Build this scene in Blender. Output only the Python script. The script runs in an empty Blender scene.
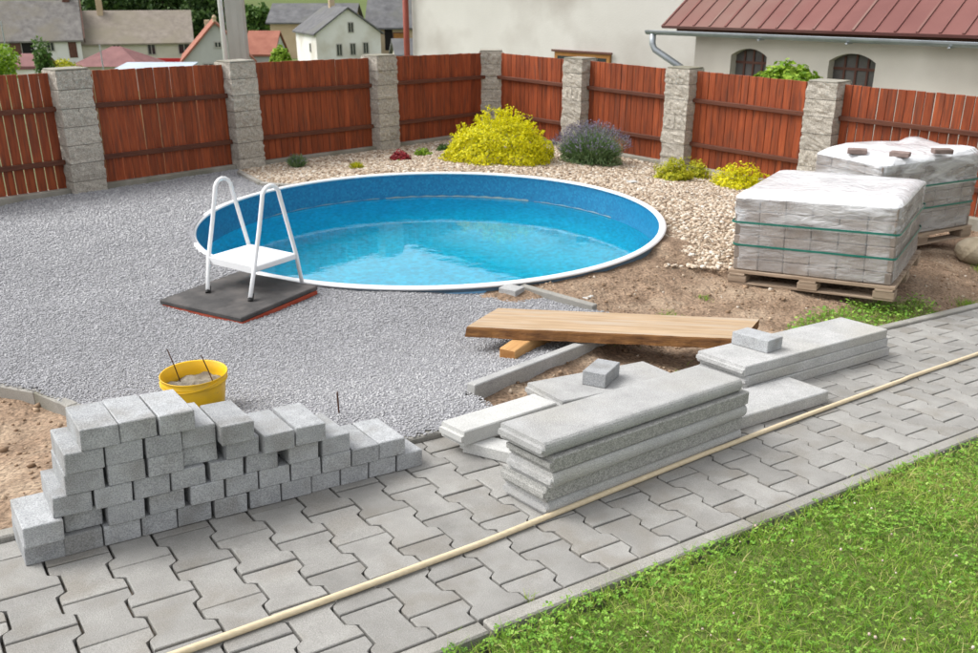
import bpy, math, random
import numpy as np
from mathutils import Matrix, Vector

random.seed(7)
RS = np.random.RandomState(11)
S = bpy.context.scene
COL = S.collection
rad = math.radians

# ------------------------------------------------------------------ camera
H = 1.5254
PITCH, ROLL, FPX = 0.36177, -0.00182, 885.0
cd = bpy.data.cameras.new("camera")
cam = bpy.data.objects.new("camera", cd)
COL.objects.link(cam)
cd.sensor_width = 36.0
cd.lens = FPX / 978.0 * 36.0
cd.clip_start = 0.05
cd.clip_end = 3000.0
cd.dof.use_dof = True
cd.dof.focus_distance = 2.9
cd.dof.aperture_fstop = 8.0
_fw = Vector((0, math.cos(PITCH), -math.sin(PITCH)))
_rt0 = Vector((1, 0, 0))
_up0 = _rt0.cross(_fw)
_rt = _rt0 * math.cos(ROLL) + _up0 * math.sin(ROLL)
_up = -_rt0 * math.sin(ROLL) + _up0 * math.cos(ROLL)
m = Matrix.Identity(4)
for i in range(3):
    m[i][0], m[i][1], m[i][2] = _rt[i], _up[i], -_fw[i]
m[0][3], m[1][3], m[2][3] = 0, 0, H
cam.matrix_world = m
S.camera = cam

# ------------------------------------------------------------------ sky and sun (bright overcast)
SUN_EL, SUN_AZ = rad(52), rad(-80)      # azimuth measured from +Y towards +X
w = bpy.data.worlds.new("World")
S.world = w
w.use_nodes = True
nt = w.node_tree
nt.nodes.clear()
sky = nt.nodes.new("ShaderNodeTexSky")
sky.sky_type = 'NISHITA'
sky.sun_disc = False
sky.sun_elevation = SUN_EL
sky.sun_rotation = SUN_AZ
sky.air_density = 1.0
sky.dust_density = 4.0
sky.ozone_density = 1.0
hsv = nt.nodes.new("ShaderNodeHueSaturation")
hsv.inputs["Saturation"].default_value = 0.12
bg = nt.nodes.new("ShaderNodeBackground")
bg.inputs["Strength"].default_value = 0.15
wo = nt.nodes.new("ShaderNodeOutputWorld")
nt.links.new(sky.outputs[0], hsv.inputs["Color"])
nt.links.new(hsv.outputs[0], bg.inputs["Color"])
nt.links.new(bg.outputs[0], wo.inputs["Surface"])
sl = bpy.data.lights.new("sun", 'SUN')
sl.energy = 0.75
sl.angle = rad(34)
sl.color = (1.0, 0.96, 0.9)
sun = bpy.data.objects.new("sun", sl)
COL.objects.link(sun)
sd = Vector((math.sin(SUN_AZ) * math.cos(SUN_EL), math.cos(SUN_AZ) * math.cos(SUN_EL), math.sin(SUN_EL)))
sun.rotation_euler = sd.to_track_quat('Z', 'Y').to_euler()
sun.location = sd * 50
S.view_settings.view_transform = 'Standard'
S.view_settings.look = 'None'
S.view_settings.gamma = 1.0
S.view_settings.exposure = 0.95
S.view_settings.use_curve_mapping = False

# ------------------------------------------------------------------ helpers
def at(px, py, Y):
    """point at forward distance Y on the line of sight of a photo pixel"""
    d = _fw + _rt * ((px - 489.0) / FPX) - _up * ((py - 326.5) / FPX)
    return Vector((0, 0, H)) + d * (Y / d.y)

def zpix_(py, Y):
    return at(489, py, Y).z

def np_mesh(name, verts, faces, rnd=None, smooth=False):
    verts = np.asarray(verts, np.float32).reshape(-1, 3)
    faces = np.asarray(faces, np.int32)
    k = faces.shape[1]
    me = bpy.data.meshes.new(name)
    me.vertices.add(len(verts))
    me.vertices.foreach_set("co", verts.ravel())
    me.loops.add(faces.size)
    me.loops.foreach_set("vertex_index", faces.ravel())
    me.polygons.add(len(faces))
    me.polygons.foreach_set("loop_start", np.arange(0, faces.size, k, dtype=np.int32))
    me.polygons.foreach_set("loop_total", np.full(len(faces), k, np.int32))
    if smooth:
        me.polygons.foreach_set("use_smooth", np.ones(len(faces), bool))
    me.update(calc_edges=True)
    if rnd is not None:
        a = me.attributes.new("rnd", 'FLOAT', 'FACE')
        a.data.foreach_set("value", np.asarray(rnd, np.float32))
    return me

class MB:
    """collects shapes into one mesh"""
    def __init__(s):
        s.v, s.f = [], []
    def add(s, vs, fs):
        o = len(s.v)
        s.v += [tuple(p) for p in vs]
        s.f += [tuple(i + o for i in f) for f in fs]
        return s
    def box(s, x0, x1, y0, y1, z0, z1, c=0.0):
        if c <= 0:
            vs = [(x, y, z) for z in (z0, z1) for y in (y0, y1) for x in (x0, x1)]
            return s.add(vs, [(0, 2, 3, 1), (4, 5, 7, 6), (0, 1, 5, 4), (2, 6, 7, 3), (0, 4, 6, 2), (1, 3, 7, 5)])
        X, Y, Z = (x0, x1), (y0, y1), (z0, z1)
        vs, idx = [], {}
        sg = (1, -1)
        for i in (0, 1):
            for j in (0, 1):
                for k in (0, 1):
                    for ax in range(3):
                        p = [X[i] + sg[i] * c, Y[j] + sg[j] * c, Z[k] + sg[k] * c]
                        p[ax] = (X, Y, Z)[ax][(i, j, k)[ax]]
                        idx[(i, j, k, ax)] = len(vs)
                        vs.append(p)
        fs = []
        for ax in range(3):
            a, b = [(1, 2), (0, 2), (0, 1)][ax]
            for side in (0, 1):
                q = []
                for (p, r) in ((0, 0), (1, 0), (1, 1), (0, 1)):
                    t = [0, 0, 0]; t[ax] = side; t[a] = p; t[b] = r
                    q.append(idx[(t[0], t[1], t[2], ax)])
                fs.append(tuple(q))
            for p in (0, 1):
                for r in (0, 1):
                    t0 = [0, 0, 0]; t0[a] = p; t0[b] = r; t1 = list(t0); t1[ax] = 1
                    fs.append((idx[(*t0, a)], idx[(*t0, b)], idx[(*t1, b)], idx[(*t1, a)]))
        for i in (0, 1):
            for j in (0, 1):
                for k in (0, 1):
                    fs.append((idx[(i, j, k, 0)], idx[(i, j, k, 1)], idx[(i, j, k, 2)]))
        return s.add(vs, fs)
    def prism(s, prof, z0, z1, c=0.0):
        """profile in xy extruded along z; optional top chamfer"""
        n = len(prof)
        if c > 0:
            cx = sum(p[0] for p in prof) / n; cy = sum(p[1] for p in prof) / n
            def ins(p):
                dx, dy = cx - p[0], cy - p[1]; l = math.hypot(dx, dy)
                return (p[0] + dx / l * c * 1.2, p[1] + dy / l * c * 1.2)
            rings = [[(x, y, z0) for x, y in prof], [(x, y, z1 - c) for x, y in prof], [(*ins(p), z1) for p in prof]]
        else:
            rings = [[(x, y, z0) for x, y in prof], [(x, y, z1) for x, y in prof]]
        vs = [p for r in rings for p in r]
        fs = [tuple(range(n - 1, -1, -1)), tuple(range((len(rings) - 1) * n, len(rings) * n))]
        for k in range(len(rings) - 1):
            for i in range(n):
                j = (i + 1) % n
                fs.append((k * n + i, k * n + j, (k + 1) * n + j, (k + 1) * n + i))
        return s.add(vs, fs)
    def tube(s, pts, r, n=10, closed=False):
        pts = [Vector(p) for p in pts]
        rr = r if isinstance(r, (list, tuple)) else [r] * len(pts)
        rings = []
        m = len(pts)
        t0 = (pts[1] - pts[0]).normalized()
        ref = Vector((0, 0, 1)) if abs(t0.z) < 0.9 else Vector((1, 0, 0))
        for i, p in enumerate(pts):
            if closed:
                t = (pts[(i + 1) % m] - pts[i - 1]).normalized()
            else:
                t = (pts[min(i + 1, m - 1)] - pts[max(i - 1, 0)]).normalized()
            a = t.cross(ref)
            if a.length < 1e-4:
                a = t.cross(Vector((0, 1, 0)))
            a.normalize(); b = a.cross(t)
            ref = b
            rings.append([p + (a * math.cos(2 * math.pi * k / n) + b * math.sin(2 * math.pi * k / n)) * rr[i] for k in range(n)])
        vs = [p for q in rings for p in q]
        fs = []
        for i in range(m if closed else m - 1):
            i2 = (i + 1) % m
            for k in range(n):
                fs.append((i * n + k, i * n + (k + 1) % n, i2 * n + (k + 1) % n, i2 * n + k))
        if not closed:
            fs += [tuple(range(n - 1, -1, -1)), tuple(range((m - 1) * n, m * n))]
        return s.add(vs, fs)
    def lathe(s, prof, n=48, c=(0, 0), cap=False):
        vs = [(c[0] + r * math.cos(2 * math.pi * k / n), c[1] + r * math.sin(2 * math.pi * k / n), z) for r, z in prof for k in range(n)]
        fs = []
        for i in range(len(prof) - 1):
            for k in range(n):
                fs.append((i * n + k, i * n + (k + 1) % n, (i + 1) * n + (k + 1) % n, (i + 1) * n + k))
        if cap:
            fs.append(tuple(range((len(prof) - 1) * n, len(prof) * n)))
        return s.add(vs, fs)
    def mesh(s, name, smooth=False):
        me = bpy.data.meshes.new(name)
        me.from_pydata(s.v, [], s.f)
        import bmesh
        bm = bmesh.new(); bm.from_mesh(me)
        bmesh.ops.recalc_face_normals(bm, faces=bm.faces)
        bm.to_mesh(me); bm.free()
        if smooth:
            me.shade_smooth()
        return me

def obj(name, me, mat=None, parent=None, mw=None):
    if isinstance(me, MB):
        me = me.mesh(name)
    o = bpy.data.objects.new(name, me)
    COL.objects.link(o)
    if mat is not None and me is not None and not me.materials:
        me.materials.append(mat)
    if parent is not None:
        o.parent = parent
    if mw is not None:
        o.matrix_local = mw
    return o

def empty(name, mw=None):
    o = bpy.data.objects.new(name, None)
    COL.objects.link(o)
    o.empty_display_size = 0.1
    if mw is not None:
        o.matrix_world = mw
    return o

def tag(o, label, cat, group=None):
    o["label"] = label
    o["category"] = cat
    if group:
        o["group"] = group
    return o

def kind(o, k, label=None):
    o["kind"] = k
    if label:
        o["label"] = label
    return o

def T(x, y, z, rz=0.0):
    return Matrix.Translation((x, y, z)) @ Matrix.Rotation(rz, 4, 'Z')

ORD = ["first", "second", "third", "fourth", "fifth", "sixth", "seventh", "eighth", "ninth", "tenth", "eleventh", "twelfth"]

# ------------------------------------------------------------------ materials
def nodes(name):
    m = bpy.data.materials.new(name)
    m.use_nodes = True
    t = m.node_tree
    b = t.nodes["Principled BSDF"]
    return m, t, b

def rgb(c):
    return (c[0], c[1], c[2], 1.0)

def mat(name, c1, c2, scale=8.0, rough=0.85, bump=0.0, bscale=None, stretch=(1, 1, 1), detail=6.0, rand=0.0,
        speck=None, speck_scale=300.0, stain=None, stain_scale=2.0, spec=0.3, coord='Object', metal=0.0):
    m, t, b = nodes(name)
    L = t.links.new
    tc = t.nodes.new("ShaderNodeTexCoord")
    oi = t.nodes.new("ShaderNodeObjectInfo")
    mp = t.nodes.new("ShaderNodeMapping")
    mp.inputs["Scale"].default_value = stretch
    L(tc.outputs[coord], mp.inputs["Vector"])
    add = t.nodes.new("ShaderNodeVectorMath"); add.operation = 'ADD'
    mul = t.nodes.new("ShaderNodeVectorMath"); mul.operation = 'SCALE'
    cmb = t.nodes.new("ShaderNodeCombineXYZ")
    for i in range(3):
        L(oi.outputs["Random"], cmb.inputs[i])
    L(cmb.outputs[0], mul.inputs[0]); mul.inputs["Scale"].default_value = 37.0
    L(mp.outputs[0], add.inputs[0]); L(mul.outputs[0], add.inputs[1])
    n = t.nodes.new("ShaderNodeTexNoise")
    n.inputs["Scale"].default_value = scale
    n.inputs["Detail"].default_value = detail
    n.inputs["Roughness"].default_value = 0.6
    L(add.outputs[0], n.inputs["Vector"])
    r = t.nodes.new("ShaderNodeValToRGB")
    r.color_ramp.elements[0].position = 0.3; r.color_ramp.elements[0].color = rgb(c1)
    r.color_ramp.elements[1].position = 0.7; r.color_ramp.elements[1].color = rgb(c2)
    L(n.outputs["Fac"], r.inputs["Fac"])
    out = r.outputs["Color"]
    if stain is not None:
        n3 = t.nodes.new("ShaderNodeTexNoise")
        n3.inputs["Scale"].default_value = stain_scale; n3.inputs["Detail"].default_value = 4
        L(add.outputs[0], n3.inputs["Vector"])
        r3 = t.nodes.new("ShaderNodeValToRGB")
        r3.color_ramp.elements[0].position = 0.5; r3.color_ramp.elements[0].color = (0, 0, 0, 1)
        r3.color_ramp.elements[1].position = 0.68; r3.color_ramp.elements[1].color = (1, 1, 1, 1)
        L(n3.outputs["Fac"], r3.inputs["Fac"])
        mx = t.nodes.new("ShaderNodeMix"); mx.data_type = 'RGBA'
        L(r3.outputs["Color"], mx.inputs[0]); L(out, mx.inputs[6]); mx.inputs[7].default_value = rgb(stain)
        out = mx.outputs[2]
    if speck is not None:
        n2 = t.nodes.new("ShaderNodeTexNoise")
        n2.inputs["Scale"].default_value = speck_scale; n2.inputs["Detail"].default_value = 2.0
        L(add.outputs[0], n2.inputs["Vector"])
        r2 = t.nodes.new("ShaderNodeValToRGB")
        a, c = speck
        r2.color_ramp.elements[0].position = 0.32; r2.color_ramp.elements[0].color = (a, a, a, 1)
        r2.color_ramp.elements[1].position = 0.68; r2.color_ramp.elements[1].color = (c, c, c, 1)
        L(n2.outputs["Fac"], r2.inputs["Fac"])
        mx = t.nodes.new("ShaderNodeMix"); mx.data_type = 'RGBA'; mx.blend_type = 'MULTIPLY'; mx.inputs[0].default_value = 1
        L(out, mx.inputs[6]); L(r2.outputs["Color"], mx.inputs[7])
        out = mx.outputs[2]
    if rand > 0:
        mr = t.nodes.new("ShaderNodeMapRange")
        mr.inputs["To Min"].default_value = 1 - rand; mr.inputs["To Max"].default_value = 1 + rand
        L(oi.outputs["Random"], mr.inputs["Value"])
        mx = t.nodes.new("ShaderNodeMix"); mx.data_type = 'RGBA'; mx.blend_type = 'MULTIPLY'; mx.inputs[0].default_value = 1
        L(out, mx.inputs[6]); L(mr.outputs[0], mx.inputs[7])
        out = mx.outputs[2]
    L(out, b.inputs["Base Color"])
    b.inputs["Roughness"].default_value = rough
    b.inputs["Specular IOR Level"].default_value = spec
    b.inputs["Metallic"].default_value = metal
    if bump > 0:
        nb = t.nodes.new("ShaderNodeTexNoise")
        nb.inputs["Scale"].default_value = bscale or scale * 4
        nb.inputs["Detail"].default_value = 4
        L(add.outputs[0], nb.inputs["Vector"])
        bp = t.nodes.new("ShaderNodeBump")
        bp.inputs["Strength"].default_value = 1.0
        bp.inputs["Distance"].default_value = bump
        L(nb.outputs["Fac"], bp.inputs["Height"])
        L(bp.outputs[0], b.inputs["Normal"])
    return m

def ramp_mat(name, stops, rough=0.8, translucent=0.0, spec=0.3):
    """colour picked by the face attribute rnd"""
    m, t, b = nodes(name)
    L = t.links.new
    at_ = t.nodes.new("ShaderNodeAttribute"); at_.attribute_name = "rnd"
    r = t.nodes.new("ShaderNodeValToRGB")
    els = r.color_ramp.elements
    while len(els) < len(stops):
        els.new(0.5)
    for e, (p, c) in zip(els, stops):
        e.position = p; e.color = rgb(c)
    L(at_.outputs["Fac"], r.inputs["Fac"])
    L(r.outputs["Color"], b.inputs["Base Color"])
    b.inputs["Roughness"].default_value = rough
    b.inputs["Specular IOR Level"].default_value = spec
    if translucent > 0:
        tr = t.nodes.new("ShaderNodeBsdfTranslucent")
        L(r.outputs["Color"], tr.inputs["Color"])
        mx = t.nodes.new("ShaderNodeMixShader"); mx.inputs[0].default_value = translucent
        o = t.nodes["Material Output"]
        L(b.outputs[0], mx.inputs[1]); L(tr.outputs[0], mx.inputs[2]); L(mx.outputs[0], o.inputs["Surface"])
    return m

M = {}
M['block'] = mat('concrete_block', (.33, .34, .35), (.43, .44, .45), 22, .9, .0022, 190, rand=.13, speck=(.66, 1.2), speck_scale=300, stain=(.30, .30, .295), stain_scale=9)
M['slab'] = mat('concrete_slab', (.35, .35, .345), (.47, .47, .465), 9, .9, .0018, 200, rand=.08, speck=(.66, 1.22), speck_scale=330, stain=(.40, .39, .36))
M['slab_rough'] = mat('rough_concrete', (.28, .28, .265), (.41, .405, .385), 60, .95, .0025, 150, rand=.06, speck=(.62, 1.25), speck_scale=260)
M['pale_slab'] = mat('pale_concrete', (.47, .47, .455), (.57, .57, .55), 9, .9, .001, 200, rand=.05, speck=(.8, 1.1), speck_scale=300)
M['paver'] = mat('paver', (.25, .243, .228), (.35, .342, .323), 7, .9, .0016, 260, rand=.11, speck=(.74, 1.16), speck_scale=460, stain=(.255, .24, .215), stain_scale=6)
M['kerb'] = mat('kerb_concrete', (.27, .26, .235), (.38, .365, .335), 6, .92, .002, 160, rand=.07, speck=(.72, 1.18), speck_scale=380, stain=(.22, .21, .17), stain_scale=3)
M['sand'] = mat('joint_sand', (.04, .036, .031), (.10, .088, .07), 18, .95, .003, 200, stain=(.24, .18, .12), stain_scale=3.5)
M['gravel_base'] = mat('gravel_base', (.22, .22, .235), (.38, .38, .40), 90, .95, .006, 140, speck=(.45, 1.3), speck_scale=170)
M['soil'] = mat('soil', (.17, .112, .072), (.335, .235, .16), 5.5, .97, .03, 26, speck=(.6, 1.3), speck_scale=75, stain=(.36, .27, .19), stain_scale=3.2, detail=12)
M['bed'] = mat('bed_soil', (.26, .19, .12), (.42, .33, .24), 30, .97, .006, 80, speck=(.6, 1.2), speck_scale=120)
M['turf'] = mat('turf_soil', (.07, .11, .022), (.16, .19, .05), 25, .97, .01, 60)
M['meadow'] = mat('meadow', (.08, .11, .035), (.14, .175, .06), .05, .95, 0, stain=(.11, .14, .06), stain_scale=.02)
M['post'] = mat('split_stone', (.35, .318, .27), (.55, .512, .445), 30, .95, .008, 90, rand=.1, speck=(.6, 1.3), speck_scale=130)
M['mortar'] = mat('mortar', (.11, .10, .09), (.18, .17, .15), 30, .95)
M['board'] = mat('fence_board', (.19, .038, .014), (.36, .084, .027), 5, .6, .0008, 60, stretch=(9, 9, .8), rand=.2, stain=(.16, .045, .022), stain_scale=4, spec=.3)
M['rail'] = mat('fence_rail', (.085, .028, .016), (.14, .05, .028), 6, .65, .001, 60, stretch=(1, 9, 9), rand=.1)
M['plinth'] = mat('plinth', (.24, .225, .19), (.38, .36, .31), 5, .95, .004, 90, rand=.06, stain=(.20, .19, .14))
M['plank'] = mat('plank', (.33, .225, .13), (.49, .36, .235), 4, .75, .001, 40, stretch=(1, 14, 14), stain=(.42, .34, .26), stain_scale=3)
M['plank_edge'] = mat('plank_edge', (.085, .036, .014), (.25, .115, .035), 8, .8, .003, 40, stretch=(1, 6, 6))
M['beam'] = mat('beam', (.42, .22, .08), (.58, .34, .14), 5, .75, .0006, 60, stretch=(1, 14, 14))
M['beam_end'] = mat('beam_end', (.30, .13, .035), (.44, .22, .08), 20, .8)
M['white'] = mat('white_plastic', (.78, .79, .80), (.84, .84, .85), 6, .35, 0, spec=.5)
M['black'] = mat('black_rubber', (.012, .012, .013), (.03, .03, .03), 12, .6)
M['mat'] = mat('rubber_mat', (.035, .034, .034), (.085, .08, .078), 7, .75, .001, 90, stain=(.11, .10, .095), stain_scale=6)
M['red'] = mat('red_board', (.30, .045, .02), (.42, .09, .05), 14, .8, 0)
M['yellow'] = mat('yellow_plastic', (.72, .42, .004), (.82, .50, .008), 5, .42, 0, spec=.5, stain=(.62, .38, .03), stain_scale=9)
M['mud'] = mat('mud', (.13, .11, .085), (.30, .27, .22), 30, .9, .006, 60)
M['rust'] = mat('rust', (.05, .025, .015), (.11, .05, .03), 30, .7)
M['ivory'] = mat('ivory_lath', (.60, .49, .32), (.72, .61, .43), 8, .6, 0, stretch=(1, 12, 12))
M['pallet'] = mat('pallet_wood', (.25, .18, .125), (.40, .31, .23), 6, .85, .001, 60, stretch=(1, 8, 8), rand=.15)
M['load'] = mat('load_block', (.20, .165, .14), (.31, .265, .23), 12, .9, .001, 100, rand=.15, speck=(.8, 1.15), speck_scale=200)
M['redbrick'] = mat('brown_brick', (.16, .115, .10), (.27, .205, .185), 18, .9, .002, 90, rand=.1)
M['strap'] = mat('green_strap', (.004, .12, .09), (.01, .17, .13), 10, .4, 0, spec=.5)
M['rock'] = mat('rock', (.27, .22, .15), (.42, .36, .27), 9, .95, .006, 40)
M['bark'] = mat('bark', (.06, .045, .03), (.13, .10, .07), 20, .95, .004, 40)
M['rimwhite'] = mat('rim_white', (.76, .77, .78), (.83, .83, .83), 4, .4, 0, spec=.5)
M['poolskirt'] = mat('pool_skirt', (.06, .12, .18), (.12, .19, .26), 5, .6)
M['skirtfoil'] = mat('blue_foil', (.10, .28, .50), (.20, .42, .64), 6, .5)
M['plaster'] = mat('plaster', (.56, .54, .505), (.63, .61, .575), .9, .95, .003, 40, stain=(.46, .43, .395), stain_scale=.8, detail=10)
M['plaster2'] = mat('plaster_cream', (.62, .58, .515), (.71, .67, .60), .8, .95, .002, 60, stain=(.52, .48, .42), stain_scale=.7)
M['whitewash'] = mat('whitewash', (.72, .71, .69), (.82, .81, .79), .4, .95, stain=(.58, .54, .47), stain_scale=.3)
M['cream'] = mat('cream_wall', (.52, .48, .40), (.64, .60, .52), .4, .95)
M['greywall'] = mat('grey_wall', (.46, .46, .44), (.57, .57, .55), .4, .95)
M['tanwall'] = mat('tan_wall', (.45, .34, .22), (.58, .46, .33), .4, .95)
M['roofgrey'] = mat('roof_grey', (.13, .12, .115), (.25, .235, .22), 1.6, .9, 0, stain=(.20, .18, .145), stain_scale=.35)
M['roofbrown'] = mat('roof_brown', (.20, .17, .14), (.30, .26, .22), 1.6, .9, 0, stain=(.24, .21, .16), stain_scale=.35)
M['roofdark'] = mat('roof_dark', (.085, .085, .09), (.16, .16, .165), 1.2, .85, 0, stain=(.13, .13, .12), stain_scale=.4)
M['roofmaroon'] = mat('roof_maroon', (.17, .075, .075), (.25, .12, .115), 1.4, .8)
M['roofred'] = mat('roof_red', (.26, .09, .06), (.37, .15, .10), 1.4, .8)
M['metalroof'] = mat('metal_roof', (.15, .056, .050), (.21, .088, .076), .9, .65, 0, stain=(.215, .13, .108), stain_scale=.55, spec=.25)
M['zinc'] = mat('zinc', (.33, .36, .39), (.46, .50, .53), 5, .42, 0, metal=.45)
M['paleblue'] = mat('pale_blue_sheet', (.36, .43, .50), (.46, .53, .60), .6, .5)
M['redpaint'] = mat('red_paint', (.42, .015, .02), (.50, .03, .03), 1, .5)
M['brownpaint'] = mat('brown_paint', (.10, .04, .03), (.15, .07, .05), 3, .6)
M['orangewood'] = mat('orange_wood', (.30, .13, .03), (.42, .20, .06), 3, .6)
M['dark'] = mat('dark_opening', (.012, .011, .011), (.02, .018, .018), 2, .9)
M['frame'] = mat('window_frame', (.35, .33, .30), (.45, .43, .40), 3, .6)
M['polec'] = mat('pole_concrete', (.36, .35, .32), (.47, .46, .43), 5, .9, .001, 60, stretch=(1, 1, .3))
M['pipe_red'] = mat('pipe_red', (.24, .05, .035), (.31, .075, .05), 4, .5)

def glass_mat():
    m, t, b = nodes('window_glass')
    b.inputs["Base Color"].default_value = (.03, .035, .04, 1)
    b.inputs["Roughness"].default_value = .08
    b.inputs["Specular IOR Level"].default_value = .6
    return m
M['glass'] = glass_mat()
M['dusty'] = mat('dusty_glass', (.09, .085, .085), (.17, .16, .155), 3, .25, 0, spec=.5)

def film_mat(name, lo, hi, tint):
    m, t, b = nodes(name)
    L = t.links.new
    tc = t.nodes.new("ShaderNodeTexCoord")
    mp = t.nodes.new("ShaderNodeMapping"); mp.inputs["Scale"].default_value = (1.0, 1.0, 3.2)
    L(tc.outputs["Object"], mp.inputs[0])
    n = t.nodes.new("ShaderNodeTexNoise"); n.inputs["Scale"].default_value = 3.2; n.inputs["Detail"].default_value = 6
    n.inputs["Distortion"].default_value = .8
    L(mp.outputs[0], n.inputs["Vector"])
    mr = t.nodes.new("ShaderNodeMapRange")
    mr.inputs["From Min"].default_value = .35; mr.inputs["From Max"].default_value = .65
    mr.inputs["To Min"].default_value = lo; mr.inputs["To Max"].default_value = hi
    L(n.outputs["Fac"], mr.inputs["Value"])
    b.inputs["Base Color"].default_value = rgb(tint)
    b.inputs["Roughness"].default_value = .14
    b.inputs["Specular IOR Level"].default_value = .55
    n2 = t.nodes.new("ShaderNodeTexNoise"); n2.inputs["Scale"].default_value = 8; n2.inputs["Detail"].default_value = 3
    n2.inputs["Distortion"].default_value = 1.5
    L(mp.outputs[0], n2.inputs["Vector"])
    bp = t.nodes.new("ShaderNodeBump"); bp.inputs["Distance"].default_value = .014
    L(n2.outputs["Fac"], bp.inputs["Height"]); L(bp.outputs[0], b.inputs["Normal"])
    tr = t.nodes.new("ShaderNodeBsdfTransparent")
    mx = t.nodes.new("ShaderNodeMixShader")
    L(mr.outputs[0], mx.inputs[0]); L(tr.outputs[0], mx.inputs[1]); L(b.outputs[0], mx.inputs[2])
    L(mx.outputs[0], t.nodes["Material Output"].inputs["Surface"])
    return m
M['hood'] = film_mat('plastic_hood', .15, .70, (.80, .81, .83))
M['hoodtop'] = film_mat('plastic_hood_top', .72, .98, (.80, .81, .83))
M['wrap'] = film_mat('plastic_wrap', .10, .46, (.70, .69, .69))

def liner_mat():
    m, t, b = nodes('pool_liner')
    L = t.links.new
    tc = t.nodes.new("ShaderNodeTexCoord")
    v = t.nodes.new("ShaderNodeTexVoronoi"); v.inputs["Scale"].default_value = 55
    v.distance = 'CHEBYCHEV'
    L(tc.outputs["Object"], v.inputs["Vector"])
    r = t.nodes.new("ShaderNodeValToRGB")
    e = r.color_ramp.elements
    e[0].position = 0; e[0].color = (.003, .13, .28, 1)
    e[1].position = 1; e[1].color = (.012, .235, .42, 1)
    n = e.new(.5); n.color = (.005, .17, .34, 1)
    L(v.outputs["Color"], r.inputs["Fac"])
    L(r.outputs[0], b.inputs["Base Color"])
    b.inputs["Roughness"].default_value = .45
    return m
M['liner'] = liner_mat()
M['litliner'] = mat('pool_liner_lit', (.0, .58, .83), (.004, .69, .92), 5, .5, 0, speck=(.8, 1.1), speck_scale=24)
M['scum'] = mat('waterline_deposit', (.16, .30, .36), (.34, .40, .36), 9, .8)

def water_mat():
    m, t, b = nodes('pool_water')
    L = t.links.new
    t.nodes.remove(b)
    tc = t.nodes.new("ShaderNodeTexCoord")
    n = t.nodes.new("ShaderNodeTexNoise"); n.inputs["Scale"].default_value = 5.5; n.inputs["Detail"].default_value = 3
    mp = t.nodes.new("ShaderNodeMapping"); mp.inputs["Scale"].default_value = (1, 1.6, 1)
    L(tc.outputs["Object"], mp.inputs[0]); L(mp.outputs[0], n.inputs["Vector"])
    bp = t.nodes.new("ShaderNodeBump"); bp.inputs["Distance"].default_value = .0009
    L(n.outputs["Fac"], bp.inputs["Height"])
    fr = t.nodes.new("ShaderNodeFresnel"); fr.inputs["IOR"].default_value = 1.55
    gl = t.nodes.new("ShaderNodeBsdfGlossy"); gl.inputs["Roughness"].default_value = .015
    tr = t.nodes.new("ShaderNodeBsdfRefraction"); tr.inputs["Color"].default_value = (.75, 1.0, 1.0, 1)
    tr.inputs["IOR"].default_value = 1.33; tr.inputs["Roughness"].default_value = 0.0
    L(bp.outputs[0], tr.inputs["Normal"])
    L(bp.outputs[0], gl.inputs["Normal"]); L(bp.outputs[0], fr.inputs["Normal"])
    mx = t.nodes.new("ShaderNodeMixShader")
    L(fr.outputs[0], mx.inputs[0]); L(tr.outputs[0], mx.inputs[1]); L(gl.outputs[0], mx.inputs[2])
    L(mx.outputs[0], t.nodes["Material Output"].inputs["Surface"])
    return m
M['water'] = water_mat()

M['chips'] = ramp_mat('gravel_chips', [(0, (.20, .20, .208)), (.3, (.33, .33, .34)), (.7, (.41, .41, .422)), (1, (.53, .53, .54))], .9)
M['pebbles'] = ramp_mat('pebbles', [(0, (.18, .125, .085)), (.25, (.38, .285, .20)), (.6, (.52, .42, .32)), (.85, (.60, .52, .42)), (1, (.70, .66, .59))], .8)
M['clods'] = ramp_mat('clods', [(0, (.20, .13, .08)), (.6, (.34, .235, .155)), (.88, (.44, .33, .23)), (1, (.62, .56, .48))], .95)
M['grass'] = ramp_mat('grass_blades', [(0, (.075, .16, .014)), (.35, (.175, .34, .03)), (.7, (.31, .47, .06)), (.88, (.45, .51, .12)), (1, (.60, .53, .25))], .6, .35)
M['clover'] = ramp_mat('clover_leaves', [(0, (.08, .20, .02)), (.4, (.17, .36, .04)), (.8, (.29, .49, .07)), (1, (.40, .57, .13))], .55, .3)
M['cloverfl'] = ramp_mat('clover_flowers', [(0, (.42, .30, .25)), (1, (.62, .55, .47))], .8)
M['yleaf'] = ramp_mat('golden_leaves', [(0, (.16, .20, .006)), (.22, (.50, .50, .008)), (.6, (.80, .75, .008)), (1, (.92, .86, .03))], .5, .38)
M['lavleaf'] = ramp_mat('lavender_leaves', [(0, (.08, .15, .05)), (.5, (.17, .28, .11)), (1, (.29, .39, .19))], .7, .2)
M['lavfl'] = ramp_mat('lavender_flowers', [(0, (.11, .09, .16)), (.6, (.21, .175, .28)), (1, (.32, .29, .37))], .8, .1)
M['ygreen'] = ramp_mat('yellow_green_leaves', [(0, (.14, .18, .008)), (.4, (.40, .42, .015)), (1, (.66, .62, .04))], .6, .3)
M['green'] = ramp_mat('green_leaves', [(0, (.03, .075, .012)), (.5, (.075, .16, .03)), (1, (.16, .27, .06))], .6, .25)
M['bright'] = ramp_mat('bright_leaves', [(0, (.09, .19, .01)), (.5, (.22, .37, .02)), (1, (.38, .52, .06))], .6, .3)
M['redleaf'] = ramp_mat('red_leaves', [(0, (.12, .008, .012)), (.6, (.30, .02, .03)), (1, (.42, .06, .06))], .6, .2)
M['darkleaf'] = ramp_mat('dark_leaves', [(0, (.018, .045, .010)), (.5, (.045, .095, .02)), (1, (.10, .17, .045))], .7, .2)

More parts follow.
